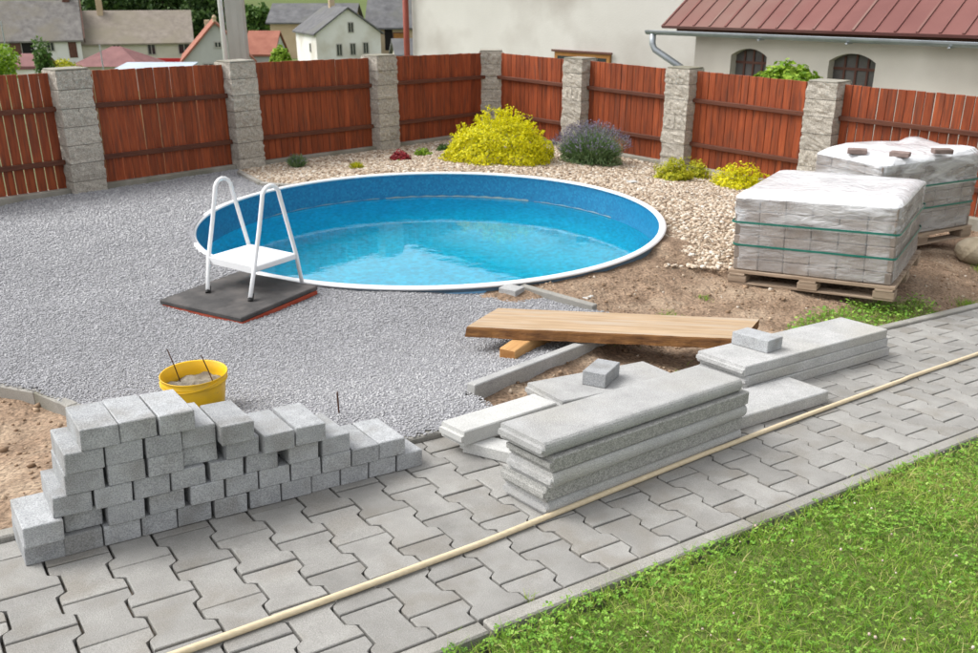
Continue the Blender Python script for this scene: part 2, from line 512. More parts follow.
# ------------------------------------------------------------------ ground geometry
SX, SY = -0.03774, -0.07974
TH = 0.61236
O = np.array([-1.2154, 1.9222])
A = np.array([math.cos(TH), math.sin(TH)])
B = np.array([math.sin(TH), -math.cos(TH)])
PITCH_U, LEN = 0.13837, 0.2
PC = np.array([-0.450, 6.755])     # pool centre
RIM_Z = -0.105

def zP(x, y):
    x = np.clip(x, -7, 7); y = np.clip(y, -3, 9)
    return SX * x + SY * (y - 2.7458)

def uvf(x, y):
    dx, dy = x - O[0], y - O[1]
    return dx * A[0] + dy * A[1], dx * B[0] + dy * B[1]

FP0 = {'A': (-3.443, 7.481), 'B': (-2.391, 8.705), 'C': (-1.182, 9.959), 'D': (0.03, 11.30), 'D2': (1.02, 10.27), 'E': (1.981, 9.245), 'F': (3.02, 8.09)}
FP = {k: (x * 1.073, y * 1.073) for k, (x, y) in FP0.items()}
dL = np.array([1.16, 1.30]); dL /= np.hypot(*dL)
nL = np.array([-dL[1], dL[0]])
dR = np.array([.675, -.737]); dR /= np.hypot(*dR)
nR = np.array([-dR[1], dR[0]])

def outside(x, y):
    a = (x - FP['B'][0]) * nL[0] + (y - FP['B'][1]) * nL[1]
    b = (x - FP['E'][0]) * nR[0] + (y - FP['E'][1]) * nR[1]
    return np.maximum(a, b)

def gz(x, y):
    x = np.asarray(x, float); y = np.asarray(y, float)
    u, v = uvf(x, y)
    ln = 1.7 - .9 * np.clip((x - .9) / .9, 0, 1)
    s = np.clip((-0.17 - v) / ln, 0, 1); s = s * s * (3 - 2 * s)
    z = zP(x, y) * (1 - s) + (-0.165 - 0.025 * np.clip(x, -6, 6)) * s
    k = np.clip((outside(x, y) + 2.3) / 2.3, 0, 1)
    return z - .115 * k * k * (3 - 2 * k)

def place(x, y):
    """ground spot on the falling bed for a spot measured on level ground"""
    z0 = -0.165 - 0.025 * x
    for _ in range(20):
        k = (H - gf(x * 1.0, y * 1.0)) / (H - z0) if _ == 0 else (H - gf(x * k, y * k)) / (H - z0)
    return x * k, y * k

def gf(x, y):
    return float(gz(x, y))

def UV(u, v, z=0.0):
    p = O + A * u + B * v
    return Vector((p[0], p[1], float(zP(p[0], p[1])) + z))

_ax = Vector((A[0], A[1], SX * A[0] + SY * A[1])).normalized()
_by = Vector((-B[0], -B[1], -(SX * B[0] + SY * B[1]))).normalized()
_nz = _ax.cross(_by).normalized()
_by = _nz.cross(_ax)
PR = Matrix.Identity(4)
for i in range(3):
    PR[i][0], PR[i][1], PR[i][2] = _ax[i], _by[i], _nz[i]

def PM(u, v, z=0.0, rot=0.0):
    """frame on the path: local X along the path, Y away from the lawn, Z up"""
    p = UV(u, v, z)
    return Matrix.Translation(p) @ PR @ Matrix.Rotation(rot, 4, 'Z')

def sheet_z(x, y):
    """the big ground sheet"""
    z = gz(x, y) - 0.10
    u, v = uvf(x, y)
    t = np.clip(outside(x, y), 0, None)
    r = np.hypot(x, y)
    fwd = np.clip((y / np.maximum(r, 1e-3) + .25) / .5, 0, 1)
    val = -0.12 * np.minimum(t, 1.5) - 0.087 * np.clip(t - 1.5, 0, 58)
    hill = np.clip(r - 118, 0, None)
    hl = np.where(hill < 40, hill * hill * .0042, 6.7 + (hill - 40) * .40)
    hl = np.minimum(hl, 88 + 3 * np.sin(x * .03) + 2.5 * np.sin(x * .071 + 1))
    z = z + val + hl * fwd
    rp = np.hypot(x - PC[0], y - PC[1])
    z = np.where(rp < 2.0, -1.7, z)
    z = np.where((v > -.35) & (v < .95) & (np.abs(x) < 12), z - .05, z)
    return z

def axis(c, near, far, n):
    k = np.linspace(-1, 1, n)
    s = np.sinh(k * 6.2) / np.sinh(6.2)
    return c + s * far
gx = axis(0.0, .1, 700, 261)
gy = axis(5.0, .1, 700, 261)
X, Y = np.meshgrid(gx, gy)
Z = sheet_z(X, Y)
n = len(gx)
ii = np.arange(n * n).reshape(n, n)
F = np.stack([ii[:-1, :-1], ii[:-1, 1:], ii[1:, 1:], ii[1:, :-1]], -1).reshape(-1, 4)
kind(obj('ground', np_mesh('ground', np.stack([X, Y, Z], -1).reshape(-1, 3), F, smooth=True), M['meadow']), 'structure', 'green grassy ground sloping down to the valley and up the hill behind')

def inpoly(x, y, poly):
    c = np.zeros(np.shape(x), bool)
    k = len(poly)
    for i in range(k):
        x0, y0 = poly[i]; x1, y1 = poly[(i + 1) % k]
        if y0 == y1:
            continue
        t = ((y0 > y) != (y1 > y)) & (x < (x1 - x0) * (y - y0) / (y1 - y0) + x0)
        c ^= t
    return c

def vnoise(x, y, s, seed=0):
    """smooth value noise"""
    x = np.asarray(x) * s; y = np.asarray(y) * s
    xi = np.floor(x).astype(int); yi = np.floor(y).astype(int)
    fx = x - xi; fy = y - yi
    fx = fx * fx * (3 - 2 * fx); fy = fy * fy * (3 - 2 * fy)
    def hsh(a, b):
        v = np.sin(a * 127.1 + b * 311.7 + seed * 74.7) * 43758.5453
        return v - np.floor(v)
    return (hsh(xi, yi) * (1 - fx) + hsh(xi + 1, yi) * fx) * (1 - fy) + (hsh(xi, yi + 1) * (1 - fx) + hsh(xi + 1, yi + 1) * fx) * fy

KA = [(-.075, 3.275), (.50, 4.02), (.86, 4.46)]       # kerb between gravel and soil
LK = [(-6.2, 4.05), (-3.6, 3.82), (-2.6, 3.62), (-2.129, 3.503), (-1.916, 3.425), (-1.682, 3.24), (-1.45, 2.95), (-1.25, 2.62), (-1.14, 2.30)]
def uv2(u, v):
    p = UV(u, v); return (p.x, p.y)
GRAVEL = [uv2(.20, -.206), uv2(1.70, -.206), KA[0], KA[1], KA[2], (.58, 4.78), (.20, 5.04), (-.1, 5.6), (-1.0, 7.6), (-1.80, 7.94), (-1.9, 8.02), (-2.12, 8.17), (-2.5, 8.85), (-2.6, 9.2), (-2.75, 9.2), (-6.9, 4.55)] + [(x - .012, y - .018) for x, y in LK[1:]]
BED = [(-2.6, 9.2), (-2.5, 8.88), (-2.12, 8.20), (-1.9, 8.05), (-1.78, 7.96), (-.6, 7.0), (.6, 6.0), (.98, 5.72), (1.2, 5.78), (1.67, 5.72), (1.80, 5.9), (2.4, 6.6), (3.3, 8.7), (.03, 12.25)]
YARD = [uv2(-4.5, -.205), uv2(8.5, -.205), (8.6, 8.2), (6.0, 5.9), (3.3, 8.85), (.03, 12.3), (-3.9, 8.1), (-8.2, 3.2), (-7, -.5)]

def soilh(x, y):
    x = np.asarray(x, float); y = np.asarray(y, float)
    side = (x - KA[0][0]) * (KA[2][1] - KA[0][1]) - (y - KA[0][1]) * (KA[2][0] - KA[0][0])
    mound = np.where(side > -.02, .055 * np.exp(-(dist_poly(x, y, KA) / .16) ** 2), 0)
    lk = .03 * np.exp(-(dist_poly(x, y, LK) / .3) ** 2)
    r_ = np.hypot(x - PC[0], y - PC[1])
    lk = lk + .07 * np.exp(-((r_ - 1.8) / .30) ** 2) * np.clip((x + .3) / .4, 0, 1) * np.clip((7.0 - y) / .5, 0, 1)
    u_, v_ = uvf(x, y)
    lk = lk + .034 * np.exp(-((v_ + .27) / .06) ** 2) * (u_ > .1) * (u_ < 1.75)
    return mound + lk + .026 * (vnoise(x, y, 2.3) - .5) + .022 * (vnoise(x, y, 6.5, 3) - .5) + .018 * (vnoise(x, y, 17, 5) - .5)

def dist_poly(x, y, pl):
    d = np.full(np.shape(x), 1e9)
    for (x0, y0), (x1, y1) in zip(pl[:-1], pl[1:]):
        t = np.clip(((x - x0) * (x1 - x0) + (y - y0) * (y1 - y0)) / ((x1 - x0) ** 2 + (y1 - y0) ** 2), 0, 1)
        d = np.minimum(d, np.hypot(x - x0 - t * (x1 - x0), y - y0 - t * (y1 - y0)))
    return d

def gravel_top(x, y):
    x = np.asarray(x, float); y = np.asarray(y, float)
    k = np.exp(-(dist_poly(x, y, KA) / .35) ** 2)
    k2 = np.exp(-(dist_poly(x, y, LK[1:]) / .45) ** 2)
    return gz(x, y) + .014 + .022 * k + .04 * k2 + .022 * (vnoise(x, y, 1.9, 9) - .5) + .012 * (vnoise(x, y, 5.3, 10) - .5)

BEDEDGE = [(.9, 5.66), (.98, 5.72), (1.2, 5.78), (1.67, 5.72), (1.80, 5.9), (2.4, 6.6)]
def bed_top(x, y):
    x = np.asarray(x, float); y = np.asarray(y, float)
    r = np.hypot(x - PC[0], y - PC[1])
    k = np.clip((2.6 - r) / .8, 0, 1) * np.clip((y - 6.0) / .8, 0, 1)
    e = np.clip(dist_poly(x, y, BEDEDGE) / .16, 0, 1)
    return -.034 * (1 - e) + np.maximum(gz(x, y) + .016 + .02 * (vnoise(x, y, 1.7, 4) - .5), (RIM_Z - .05) * k + (gz(x, y) + .016) * (1 - k))

def sheet(name, poly, step, zf, mat_, label, pool=True):
    px = [p[0] for p in poly]; py = [p[1] for p in poly]
    xs = np.arange(min(px) - step, max(px) + step, step); ys = np.arange(min(py) - step, max(py) + step, step)
    X, Y = np.meshgrid(xs, ys)
    ok = inpoly(X, Y, poly)
    nx = len(xs)
    if pool:
        # pull vertices inside the pool wall out to it so the hole is round
        R = np.hypot(X - PC[0], Y - PC[1])
        near = (R < 1.765) & (R > 1.765 - step * 1.5)
        sc = np.where(near, 1.765 / np.maximum(R, 1e-6), 1)
        X = PC[0] + (X - PC[0]) * sc; Y = PC[1] + (Y - PC[1]) * sc
        ok &= (np.hypot(X - PC[0], Y - PC[1]) > 1.764)
    Z = zf(X, Y)
    idx = np.arange(X.size).reshape(X.shape)
    q = ok[:-1, :-1] & ok[:-1, 1:] & ok[1:, 1:] & ok[1:, :-1]
    F = np.stack([idx[:-1, :-1], idx[:-1, 1:], idx[1:, 1:], idx[1:, :-1]], -1)[q]
    used = np.unique(F)
    remap = np.full(X.size, -1); remap[used] = np.arange(len(used))
    V = np.stack([X, Y, Z], -1).reshape(-1, 3)[used]
    return kind(obj(name, np_mesh(name, V, remap[F], smooth=True), mat_), 'structure', label)

sheet('bare_soil', YARD, .045, lambda x, y: gz(x, y) + soilh(x, y) - .03, M['soil'], 'brown bare soil of the unfinished garden')
sheet('gravel_yard', GRAVEL, .028, gravel_top, M['gravel_base'], 'grey gravel surface around the pool')
sheet('pebble_bed', BED, .05, bed_top, M['bed'], 'sandy bed under the pale pebbles')

def lawn_z(x, y):
    return zP(x, y) - .012 + .012 * (vnoise(x, y, 3.1, 2) - .5)
LAWN = [uv2(-6, .858), uv2(8.5, .858), uv2(8.5, 6), uv2(-6, 6)]
sheet('lawn', LAWN, .06, lawn_z, M['turf'], 'lawn soil under the grass beside the path', pool=False)

# ------------------------------------------------------------------ loose gravel, pebbles, clods (nobody could count them)
OCT_V = np.array([(1, 0, 0), (-1, 0, 0), (0, 1, 0), (0, -1, 0), (0, 0, 1), (0, 0, -1)], float)
OCT_F = np.array([(0, 2, 4), (2, 1, 4), (1, 3, 4), (3, 0, 4), (2, 0, 5), (1, 2, 5), (3, 1, 5), (0, 3, 5)])
_g = (1 + 5 ** .5) / 2
ICO_V = np.array([(-1, _g, 0), (1, _g, 0), (-1, -_g, 0), (1, -_g, 0), (0, -1, _g), (0, 1, _g), (0, -1, -_g), (0, 1, -_g), (_g, 0, -1), (_g, 0, 1), (-_g, 0, -1), (-_g, 0, 1)]) / math.hypot(1, _g)
ICO_F = np.array([(0, 11, 5), (0, 5, 1), (0, 1, 7), (0, 7, 10), (0, 10, 11), (1, 5, 9), (5, 11, 4), (11, 10, 2), (10, 7, 6), (7, 1, 8), (3, 9, 4), (3, 4, 2), (3, 2, 6), (3, 6, 8), (3, 8, 9), (4, 9, 5), (2, 4, 11), (6, 2, 10), (8, 6, 7), (9, 8, 1)])

def randrot(k):
    q = RS.normal(size=(k, 4)); q /= np.linalg.norm(q, axis=1)[:, None]
    a, b, c, d = q.T
    return np.stack([np.stack([1 - 2 * (c * c + d * d), 2 * (b * c - a * d), 2 * (b * d + a * c)], -1),
                     np.stack([2 * (b * c + a * d), 1 - 2 * (b * b + d * d), 2 * (c * d - a * b)], -1),
                     np.stack([2 * (b * d - a * c), 2 * (c * d + a * b), 1 - 2 * (b * b + c * c)], -1)], 1)

def stones(name, x, y, z, size, mat_, label, ico=False, flat=.65, jag=.25, rnd=None, parent=None, smooth=False):
    k = len(x)
    V0, F0 = (ICO_V, ICO_F) if ico else (OCT_V, OCT_F)
    V = V0[None] * (1 + RS.uniform(-jag, jag, (k, len(V0), 1)))
    V = V * RS.uniform(.65, 1.25, (k, 1, 3))
    V = np.einsum('kij,knj->kni', randrot(k), V)
    V[:, :, 2] *= flat
    V = V * np.asarray(size)[:, None, None] + np.stack([x, y, z], -1)[:, None, :]
    F = F0[None] + (np.arange(k) * len(V0))[:, None, None]
    r = RS.rand(k) if rnd is None else rnd
    o = obj(name, np_mesh(name, V.reshape(-1, 3), F.reshape(-1, 3), np.repeat(r, len(F0)), smooth), mat_, parent)
    kind(o, 'stuff', label)
    return o

def scatter(poly, k, pool=True):
    px = [p[0] for p in poly]; py = [p[1] for p in poly]
    x = RS.uniform(min(px), max(px), k); y = RS.uniform(min(py), max(py), k)
    ok = inpoly(x, y, poly)
    if pool:
        ok &= np.hypot(x - PC[0], y - PC[1]) > 1.80
    return x[ok], y[ok]

def inview(x, y, margin=.35):
    return np.abs(x) < (.56 * y + margin)

# gravel chips: fine close to the camera, coarser and sparser far away
x, y = scatter(GRAVEL, 520000)
ok = inview(x, y)
x, y = x[ok], y[ok]
keep = RS.rand(len(x)) < np.clip((4.0 / y) ** 1.5, .18, 1)
x, y = x[keep], y[keep]
s = RS.uniform(.0034, .0068, len(x)) * np.clip(y / 4.0, 1, 1.7)
gr_ = np.clip(RS.rand(len(x)) * .72 + .42 * (vnoise(x, y, .9, 61) * .6 + vnoise(x, y, 2.7, 62) * .4) - .04, 0, 1)
stones('gravel', x, y, gravel_top(x, y) + s * .25, s, M['chips'], rnd=gr_, label='loose grey crushed gravel spread around the pool')

x, y = scatter(BED, 125000)
ok = inview(x, y, .6); x, y = x[ok], y[ok]
t_ = RS.rand(700) * 4
ex = np.interp(t_, range(6), [p[0] for p in BEDEDGE]) + RS.normal(0, .05, 700); ey = np.interp(t_, range(6), [p[1] for p in BEDEDGE]) + RS.normal(-.03, .06, 700)
ok = np.hypot(ex - PC[0], ey - PC[1]) > 1.83
x = np.append(x, ex[ok]); y = np.append(y, ey[ok])
s = RS.uniform(.0065, .0145, len(x)) * RS.choice([1, 1, 1.6], len(x))
stones('pebbles', x, y, bed_top(x, y) + s * .2, s, M['pebbles'], 'pale sandy pebbles covering the planting bed', ico=True, flat=.6, jag=.12)

x, y = scatter(YARD, 130000)
ok = inview(x, y, .3) & ~inpoly(x, y, GRAVEL) & ~inpoly(x, y, BED)
x, y = x[ok], y[ok]
keep = (vnoise(x, y, 2.4, 8) + RS.rand(len(x)) * .6) > .70 - .12 * (y < 3.6)
x, y = x[keep], y[keep]
s = RS.gamma(1.5, .0028, len(x)) + .002
s = np.minimum(s, .02)
stones('soil_clods', x, y, gz(x, y) + soilh(x, y) - .03 + s * .2, s, M['clods'], 'small clods and stones lying on the brown soil', ico=False, flat=.75)

# ------------------------------------------------------------------ paved path
path = kind(empty('path'), 'structure', 'path of grey interlocking concrete paving stones')
bedm = MB(); c4 = [UV(-1.2, .80, -.018), UV(6.6, .80, -.018), UV(6.6, -.20, -.018), UV(-1.2, -.20, -.018)]
bedm.add(c4 + [p - Vector((0, 0, .08)) for p in c4], [(0, 1, 2, 3), (7, 6, 5, 4), (0, 4, 5, 1), (1, 5, 6, 2), (2, 6, 7, 3), (3, 7, 4, 0)])
obj('joint_sand', bedm, M['sand'], path)
WW, NN, GP = .0805, .0572, .0031
def prof(full):
    if full == 'full':
        ys = [(-.1, WW), (-.061, WW), (-.056, WW - .002), (-.043, NN + .001), (-.038, NN), (.038, NN), (.043, NN + .001), (.056, WW - .002), (.061, WW), (.1, WW)]
    elif full == 'top':      # half stone against the garden kerb, local y from -.1 to 0
        ys = [(-.1, WW), (-.061, WW), (-.056, WW - .002), (-.043, NN + .001), (-.038, NN), (0, NN)]
    else:
        ys = [(0, NN), (.038, NN), (.043, NN + .001), (.056, WW - .002), (.061, WW), (.1, WW)]
    lo, hi = ys[0][0], ys[-1][0]
    R_ = [(w_ - GP, min(max(v_, lo + GP), hi - GP)) for v_, w_ in ys]
    return R_ + [(-a, b) for a, b in reversed(R_)]
PAVE = {k: MB().prism(prof(k), -.06, 0, .0022).mesh('paving_stone') for k in ('full', 'top', 'bottom')}
for me in PAVE.values():
    me.materials.append(M['paver'])
rp = random.Random(3)
for c in range(-7, 43):
    u = c * PITCH_U
    lst = [('full', v) for v in (-.1, .1, .3, .5, .7)] if c % 2 else [('top', -.2)] + [('full', v) for v in (0, .2, .4, .6)] + [('bottom', .8)]
    for k, v in lst:
        j = PM(u, v, rp.uniform(-.0016, .0016), rp.uniform(-.006, .006))
        j = j @ Matrix.Rotation(rp.uniform(-.008, .008), 4, 'X') @ Matrix.Rotation(rp.uniform(-.008, .008), 4, 'Y')
        obj('paving_stone', PAVE[k], None, path, j)

KL = .98
kmesh = MB().box(-KL / 2, KL / 2, -.0245, .0245, -.16, .0, .005).mesh('kerb_stone')
kmesh.materials.append(M['kerb'])
kl = kind(empty('lawn_kerb'), 'structure', 'flush grey concrete kerb between path and lawn')
kg = kind(empty('garden_kerb'), 'structure', 'grey concrete kerb between path and garden')
for i in range(-1, 7):
    obj('kerb_stone', kmesh, None, kl, PM(i * (KL + .008) + .4, .8275, .003 + rp.uniform(-.002, .002), rp.uniform(-.003, .003)))
    obj('kerb_stone', kmesh, None, kg, PM(i * (KL + .008) + .1, -.2275, .016 + rp.uniform(-.003, .003), rp.uniform(-.003, .003)))

def kerb_run(name, pts, ztop, width, height, mat_, label, parent_kind='structure'):
    """kerb stones along a polyline, one child each"""
    root = kind(empty(name), parent_kind, label)
    for (x0, y0), (x1, y1) in zip(pts[:-1], pts[1:]):
        L_ = math.hypot(x1 - x0, y1 - y0); a_ = math.atan2(y1 - y0, x1 - x0)
        z0, z1 = ztop(x0, y0), ztop(x1, y1)
        b = MB().box(-L_ / 2 + .003, L_ / 2 - .003, -width / 2, width / 2, -height, 0, .005)
        obj('kerb_stone', b, mat_, root, T((x0 + x1) / 2, (y0 + y1) / 2, (z0 + z1) / 2, a_) @ Matrix.Rotation(-math.atan2(z1 - z0, L_), 4, 'Y'))
    return root
kerb_run('curved_kerb', LK, lambda x, y: gf(x, y) + .055, .05, .22, M['kerb'], 'curved grey kerb between gravel and soil at the left')
kerb_run('bed_border', [(-2.53, 8.95), (-2.12, 8.19), (-1.9, 8.03), (-1.74, 7.98)], lambda x, y: gf(x, y) + .045, .05, .15, M['kerb'], 'low dark kerb edging the pebble bed by the pool')

# ------------------------------------------------------------------ lawn grass and clover
def blades(name, x, y, z, h, wd, lean, mat_, rnd, label, parent=None):
    k = len(x)
    a = RS.uniform(0, 2 * math.pi, k)
    dx, dy = np.cos(a), np.sin(a)
    la = RS.uniform(0, 2 * math.pi, k)
    lx, ly = np.cos(la) * lean * h, np.sin(la) * lean * h
    P = np.stack([x, y, z], -1)
    def pt(t, wf, sgn):
        q = P.copy()
        q[:, 0] += lx * t * t + dx * wd * wf * sgn
        q[:, 1] += ly * t * t + dy * wd * wf * sgn
        q[:, 2] += h * t * (1 - .35 * lean * t)
        return q
    V = np.stack([pt(0, 1, -1), pt(0, 1, 1), pt(.55, .8, 1), pt(.55, .8, -1), pt(1, .12, 1), pt(1, .12, -1)], 1)
    F0 = np.array([(0, 1, 2, 3), (3, 2, 4, 5)])
    F = F0[None] + (np.arange(k) * 6)[:, None, None]
    return kind(obj(name, np_mesh(name, V.reshape(-1, 3), F.reshape(-1, 4), np.repeat(rnd, 2)), mat_, parent), 'stuff', label)

def lawn_pts(k):
    u = RS.uniform(-.3, 6.0, k); v = .852 + RS.rand(k) * 2.0
    x = O[0] + A[0] * u + B[0] * v; y = O[1] + A[1] * u + B[1] * v
    ok = (y > .55) & (np.abs(x) < .60 * (y + .35)) & (v > .852 + .03 * vnoise(u, v * 0, 9, 1) * vnoise(u, u * 0, 3, 6))
    return x[ok], y[ok]
x, y = lawn_pts(260000)
pn = vnoise(x, y, 2.2, 21) * .6 + vnoise(x, y, 7, 22) * .4
h_ = RS.gamma(4.0, .0062, len(x)).clip(.010, .06) * (.6 + .8 * pn)
rn = np.clip(RS.normal(.42, .2, len(x)) + (pn - .5) * .9, 0, .93)
dry = (RS.rand(len(x)) < .10 + .25 * (vnoise(x, y, 1.6, 31) > .62))
rn = np.where(dry, RS.uniform(.88, 1, len(x)), rn)
blades('lawn_grass', x, y, lawn_z(x, y) - .004, h_, RS.uniform(.0009, .0019, len(x)), RS.uniform(.3, 1.5, len(x)), M['grass'], rn, 'short green lawn grass beside the path')

def leaves(name, P, N, size, mat_, rnd, label=None, parent=None, asp=1.6, stuff=False):
    """pointed leaf faces (two triangles folded on the midrib as one quad), P centres, N normals"""
    k = len(P)
    N = N / np.linalg.norm(N, axis=1)[:, None]
    t = RS.normal(size=(k, 3)); t -= (t * N).sum(1)[:, None] * N; t /= np.linalg.norm(t, axis=1)[:, None]
    b = np.cross(N, t)
    s = np.asarray(size)[:, None]
    V = np.stack([P - t * s * asp * .5, P + b * s * .5 + N * s * .12, P + t * s * asp * .5, P - b * s * .5 + N * s * .12], 1)
    F = np.arange(4 * k).reshape(k, 4)
    o = obj(name, np_mesh(name, V.reshape(-1, 3), F, rnd), mat_, parent)
    if stuff:
        kind(o, 'stuff', label)
    return o
# clover: three leaflets around each stalk
x, y = lawn_pts(60000)
dn = vnoise(x, y, 2.6, 41) * .55 + vnoise(x, y, 8, 42) * .45
u_, v_ = uvf(x, y)
keep = RS.rand(len(x)) < np.clip((dn - .30) * 2.1, .06, 1) * np.where(v_ < 1.15, 1.0, .75)
x, y = x[keep], y[keep]
zc = lawn_z(x, y) + RS.uniform(.014, .036, len(x))
rr = RS.uniform(.0045, .0085, len(x))
a0 = RS.uniform(0, 2.1, len(x)); cr = np.clip(RS.normal(.5, .22, len(x)), 0, 1)
Ps, Ns, Sz, Rn = [], [], [], []
for k in range(3):
    a = a0 + k * 2.094
    Ps.append(np.stack([x + np.cos(a) * rr * .62, y + np.sin(a) * rr * .62, zc], -1))
    nn = RS.normal(0, .32, (len(x), 3)); nn[:, 2] = 1; Ns.append(nn); Sz.append(rr * 1.15); Rn.append(cr)
leaves('lawn_clover', np.concatenate(Ps), np.concatenate(Ns), np.concatenate(Sz), M['clover'], np.concatenate(Rn), 'clover leaves growing through the lawn', asp=1.0, stuff=True)
x, y = lawn_pts(420)
stones('clover_flowers', x, y, lawn_z(x, y) + RS.uniform(.02, .04, len(x)), RS.uniform(.0025, .0048, len(x)), M['cloverfl'], 'small whitish clover flower heads in the lawn', ico=True, flat=1, jag=.2)

def weed_patch(name, poly_or_c, k, hmin, hmax, label, mat_='grass', lo=.1, hi=.8):
    if isinstance(poly_or_c, list):
        x, y = scatter(poly_or_c, k)
    else:
        cx, cy, r_ = poly_or_c
        x = RS.normal(cx, r_ * .5, k); y = RS.normal(cy, r_ * .5, k)
    z = gz(x, y) + soilh(x, y) - .034
    return blades(name, x, y, z, RS.uniform(hmin, hmax, len(x)), RS.uniform(.001, .0024, len(x)), RS.uniform(.3, 1.4, len(x)), M[mat_], RS.uniform(lo, hi, len(x)), label)
gp = [uv2(3.72, -.27), uv2(5.05, -.27), uv2(5.15, -.50), uv2(4.75, -.60), uv2(4.2, -.62), uv2(3.85, -.52)]
weed_patch('grass_patch', gp, 9000, .015, .06, 'strip of green grass between the garden kerb and pallet')
x, y = scatter(gp, 2200)
nn = RS.normal(0, .4, (len(x), 3)); nn[:, 2] = 1
leaves('ground_weeds', np.stack([x, y, gz(x, y) + RS.uniform(-.01, .035, len(x))], -1), nn, RS.uniform(.008, .02, len(x)), M['clover'], RS.rand(len(x)), 'broad leaved weeds in the grass strip beside the kerb', stuff=True)
for (cx, cy, r_, k, hh, lab) in ((.98, 3.72, .12, 260, .05, 'weeds growing in the soil beside the plank end'),
                             (1.03, 4.78, .07, 160, .025, 'small green grass tuft in the bare soil'),
                             (1.32, 5.12, .05, 90, .03, 'tiny weed in the soil left of the wrapped pallet'),
                             (3.05, 5.30, .09, 260, .07, 'green tuft by the kerb at the right edge'),
                             (3.55, 6.05, .09, 260, .06, 'green tuft beside the boulder'),
                             (.62, 4.20, .12, 160, .03, 'weeds along the kerb under the plank'),
                             (1.62, 4.38, .08, 220, .045, 'grass tuft behind the far slab stack')):
    weed_patch('weed_tuft', (cx, cy, r_), k, .01, hh, lab)

def joint_sprig(u, v, k, h_, label):
    p = UV(u, v)
    x = RS.normal(p.x, .008, k); y = RS.normal(p.y, .008, k)
    blades('joint_sprig', x, y, zP(x, y) - .014, RS.uniform(h_ * .4, h_, k), RS.uniform(.0008, .0016, k), RS.uniform(.2, 1.0, k), M['grass'], RS.uniform(.4, 1, k), label)
joint_sprig(1.05, .798, 16, .05, 'dry grass sprig in the kerb joint beside the lawn')
joint_sprig(.82, .795, 18, .022, 'tiny green sprig in a paving joint by the kerb')
joint_sprig(2.45, .797, 14, .03, 'small grass sprig in the kerb joint farther right')

# ------------------------------------------------------------------ swimming pool
pool = tag(empty('swimming_pool', T(PC[0], PC[1], RIM_Z)), 'round blue sunken pool with a white rim in the gravel', 'pool')
pool_parts = MB().lathe([(1.765, -.012), (1.765, -.25)], 128)
obj('basin', MB().lathe([(1.765, -.25), (1.762, -.42), (1.74, -.58), (1.69, -.72), (1.60, -.85), (1.46, -.97), (1.25, -1.07), (1.0, -1.11), (.6, -1.12), (.0005, -1.12)], 128).mesh('basin', True), M['litliner'], pool)  # floor and submerged wall: underwater brightness put into a lighter liner colour
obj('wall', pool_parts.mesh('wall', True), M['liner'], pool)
rim = []
for k in range(14):
    a = 2 * math.pi * k / 14
    rim.append((1.777 + .027 * math.cos(a), -.010 + .013 * math.sin(a)))
rim.append(rim[0])
obj('rim', MB().lathe(rim, 160).mesh('rim', True), M['rimwhite'], pool)
obj('outer_wall', MB().lathe([(1.782, -.015), (1.784, -.30)], 128).mesh('outer_wall', True), M['poolskirt'], pool)
# creased strips of blue foil showing between wall and gravel on the near side
fb = MB()
seg = 60
for i in range(seg):
    for j in range(2):
        pass
fv, ff = [], []
for i in range(seg + 1):
    a = rad(240 + 44 * i / seg)
    wv = .012 * math.sin(i * .9) + .01 * math.sin(i * .37 + 1)
    for r_, z_ in ((1.789, -.040), (1.793 + .002 * math.sin(i), -.055 + wv * .2), (1.797 + wv * .2, -.068 + wv * .3)):
        fv.append((r_ * math.cos(a), r_ * math.sin(a), z_))
for i in range(seg):
    for j in range(2):
        ff.append((i * 3 + j, (i + 1) * 3 + j, (i + 1) * 3 + j + 1, i * 3 + j + 1))
fo = obj('foil_skirt', MB().add(fv, ff).mesh('foil_skirt', True), M['skirtfoil'], pool)
# deposit line just above the water
sc = MB()
for (a0_, a1_, zt, zb) in ((62, 84, -.225, -.24), (84, 108, -.228, -.238), (30, 60, -.230, -.236), (110, 150, -.231, -.236)):
    k = 24
    vs = []
    for i in range(k + 1):
        a = rad(a0_ + (a1_ - a0_) * i / k)
        t_ = .004 * math.sin(i * 1.3)
        vs += [(1.7615 * math.cos(a), 1.7615 * math.sin(a), zt + t_), (1.7605 * math.cos(a), 1.7605 * math.sin(a), zb)]
    sc.add(vs, [(2 * i, 2 * i + 2, 2 * i + 3, 2 * i + 1) for i in range(k)])
obj('deposit_line', sc, M['scum'], pool)
wm = MB().lathe([(1.762, 0), (.9, 0), (.0005, 0)], 128)
wo_ = obj('pool_water', wm.mesh('pool_water', True), M['water'], None, T(PC[0], PC[1], -.348))
kind(wo_, 'structure', 'clear blue water in the round pool')

# ------------------------------------------------------------------ pool ladder on a mat
mc = (np.array([-1.817, 4.647]) + np.array([-1.009, 4.909])) / 2 * .5 + (np.array([-1.297, 4.357]) + np.array([-1.536, 5.227])) / 2 * .5
mz = float(gravel_top(mc[0], mc[1]))
rb = obj('red_board', MB().box(-.30, .30, -.305, .305, 0, .022, .002), M['red'], None, T(mc[0] + .004, mc[1] - .004, mz - .002, rad(-29.2)))
tag(rb, 'thin red board under the black rubber mat', 'board')
rm = obj('rubber_mat', MB().box(-.307, .307, -.312, .312, 0, .026, .005), M['mat'], None, T(mc[0] - .004, mc[1] + .006, mz + .020, rad(-29.2)))
tag(rm, 'square black rubber mat under the white pool steps', 'mat')
mtop = mz + .046
lad = tag(empty('pool_ladder', T(-1.46, 4.83, mtop)), 'white pool ladder with two arched handrails on the rubber mat', 'ladder')
def lp(x, y, z):
    return (x + 1.46, y - 4.83, z - mtop)
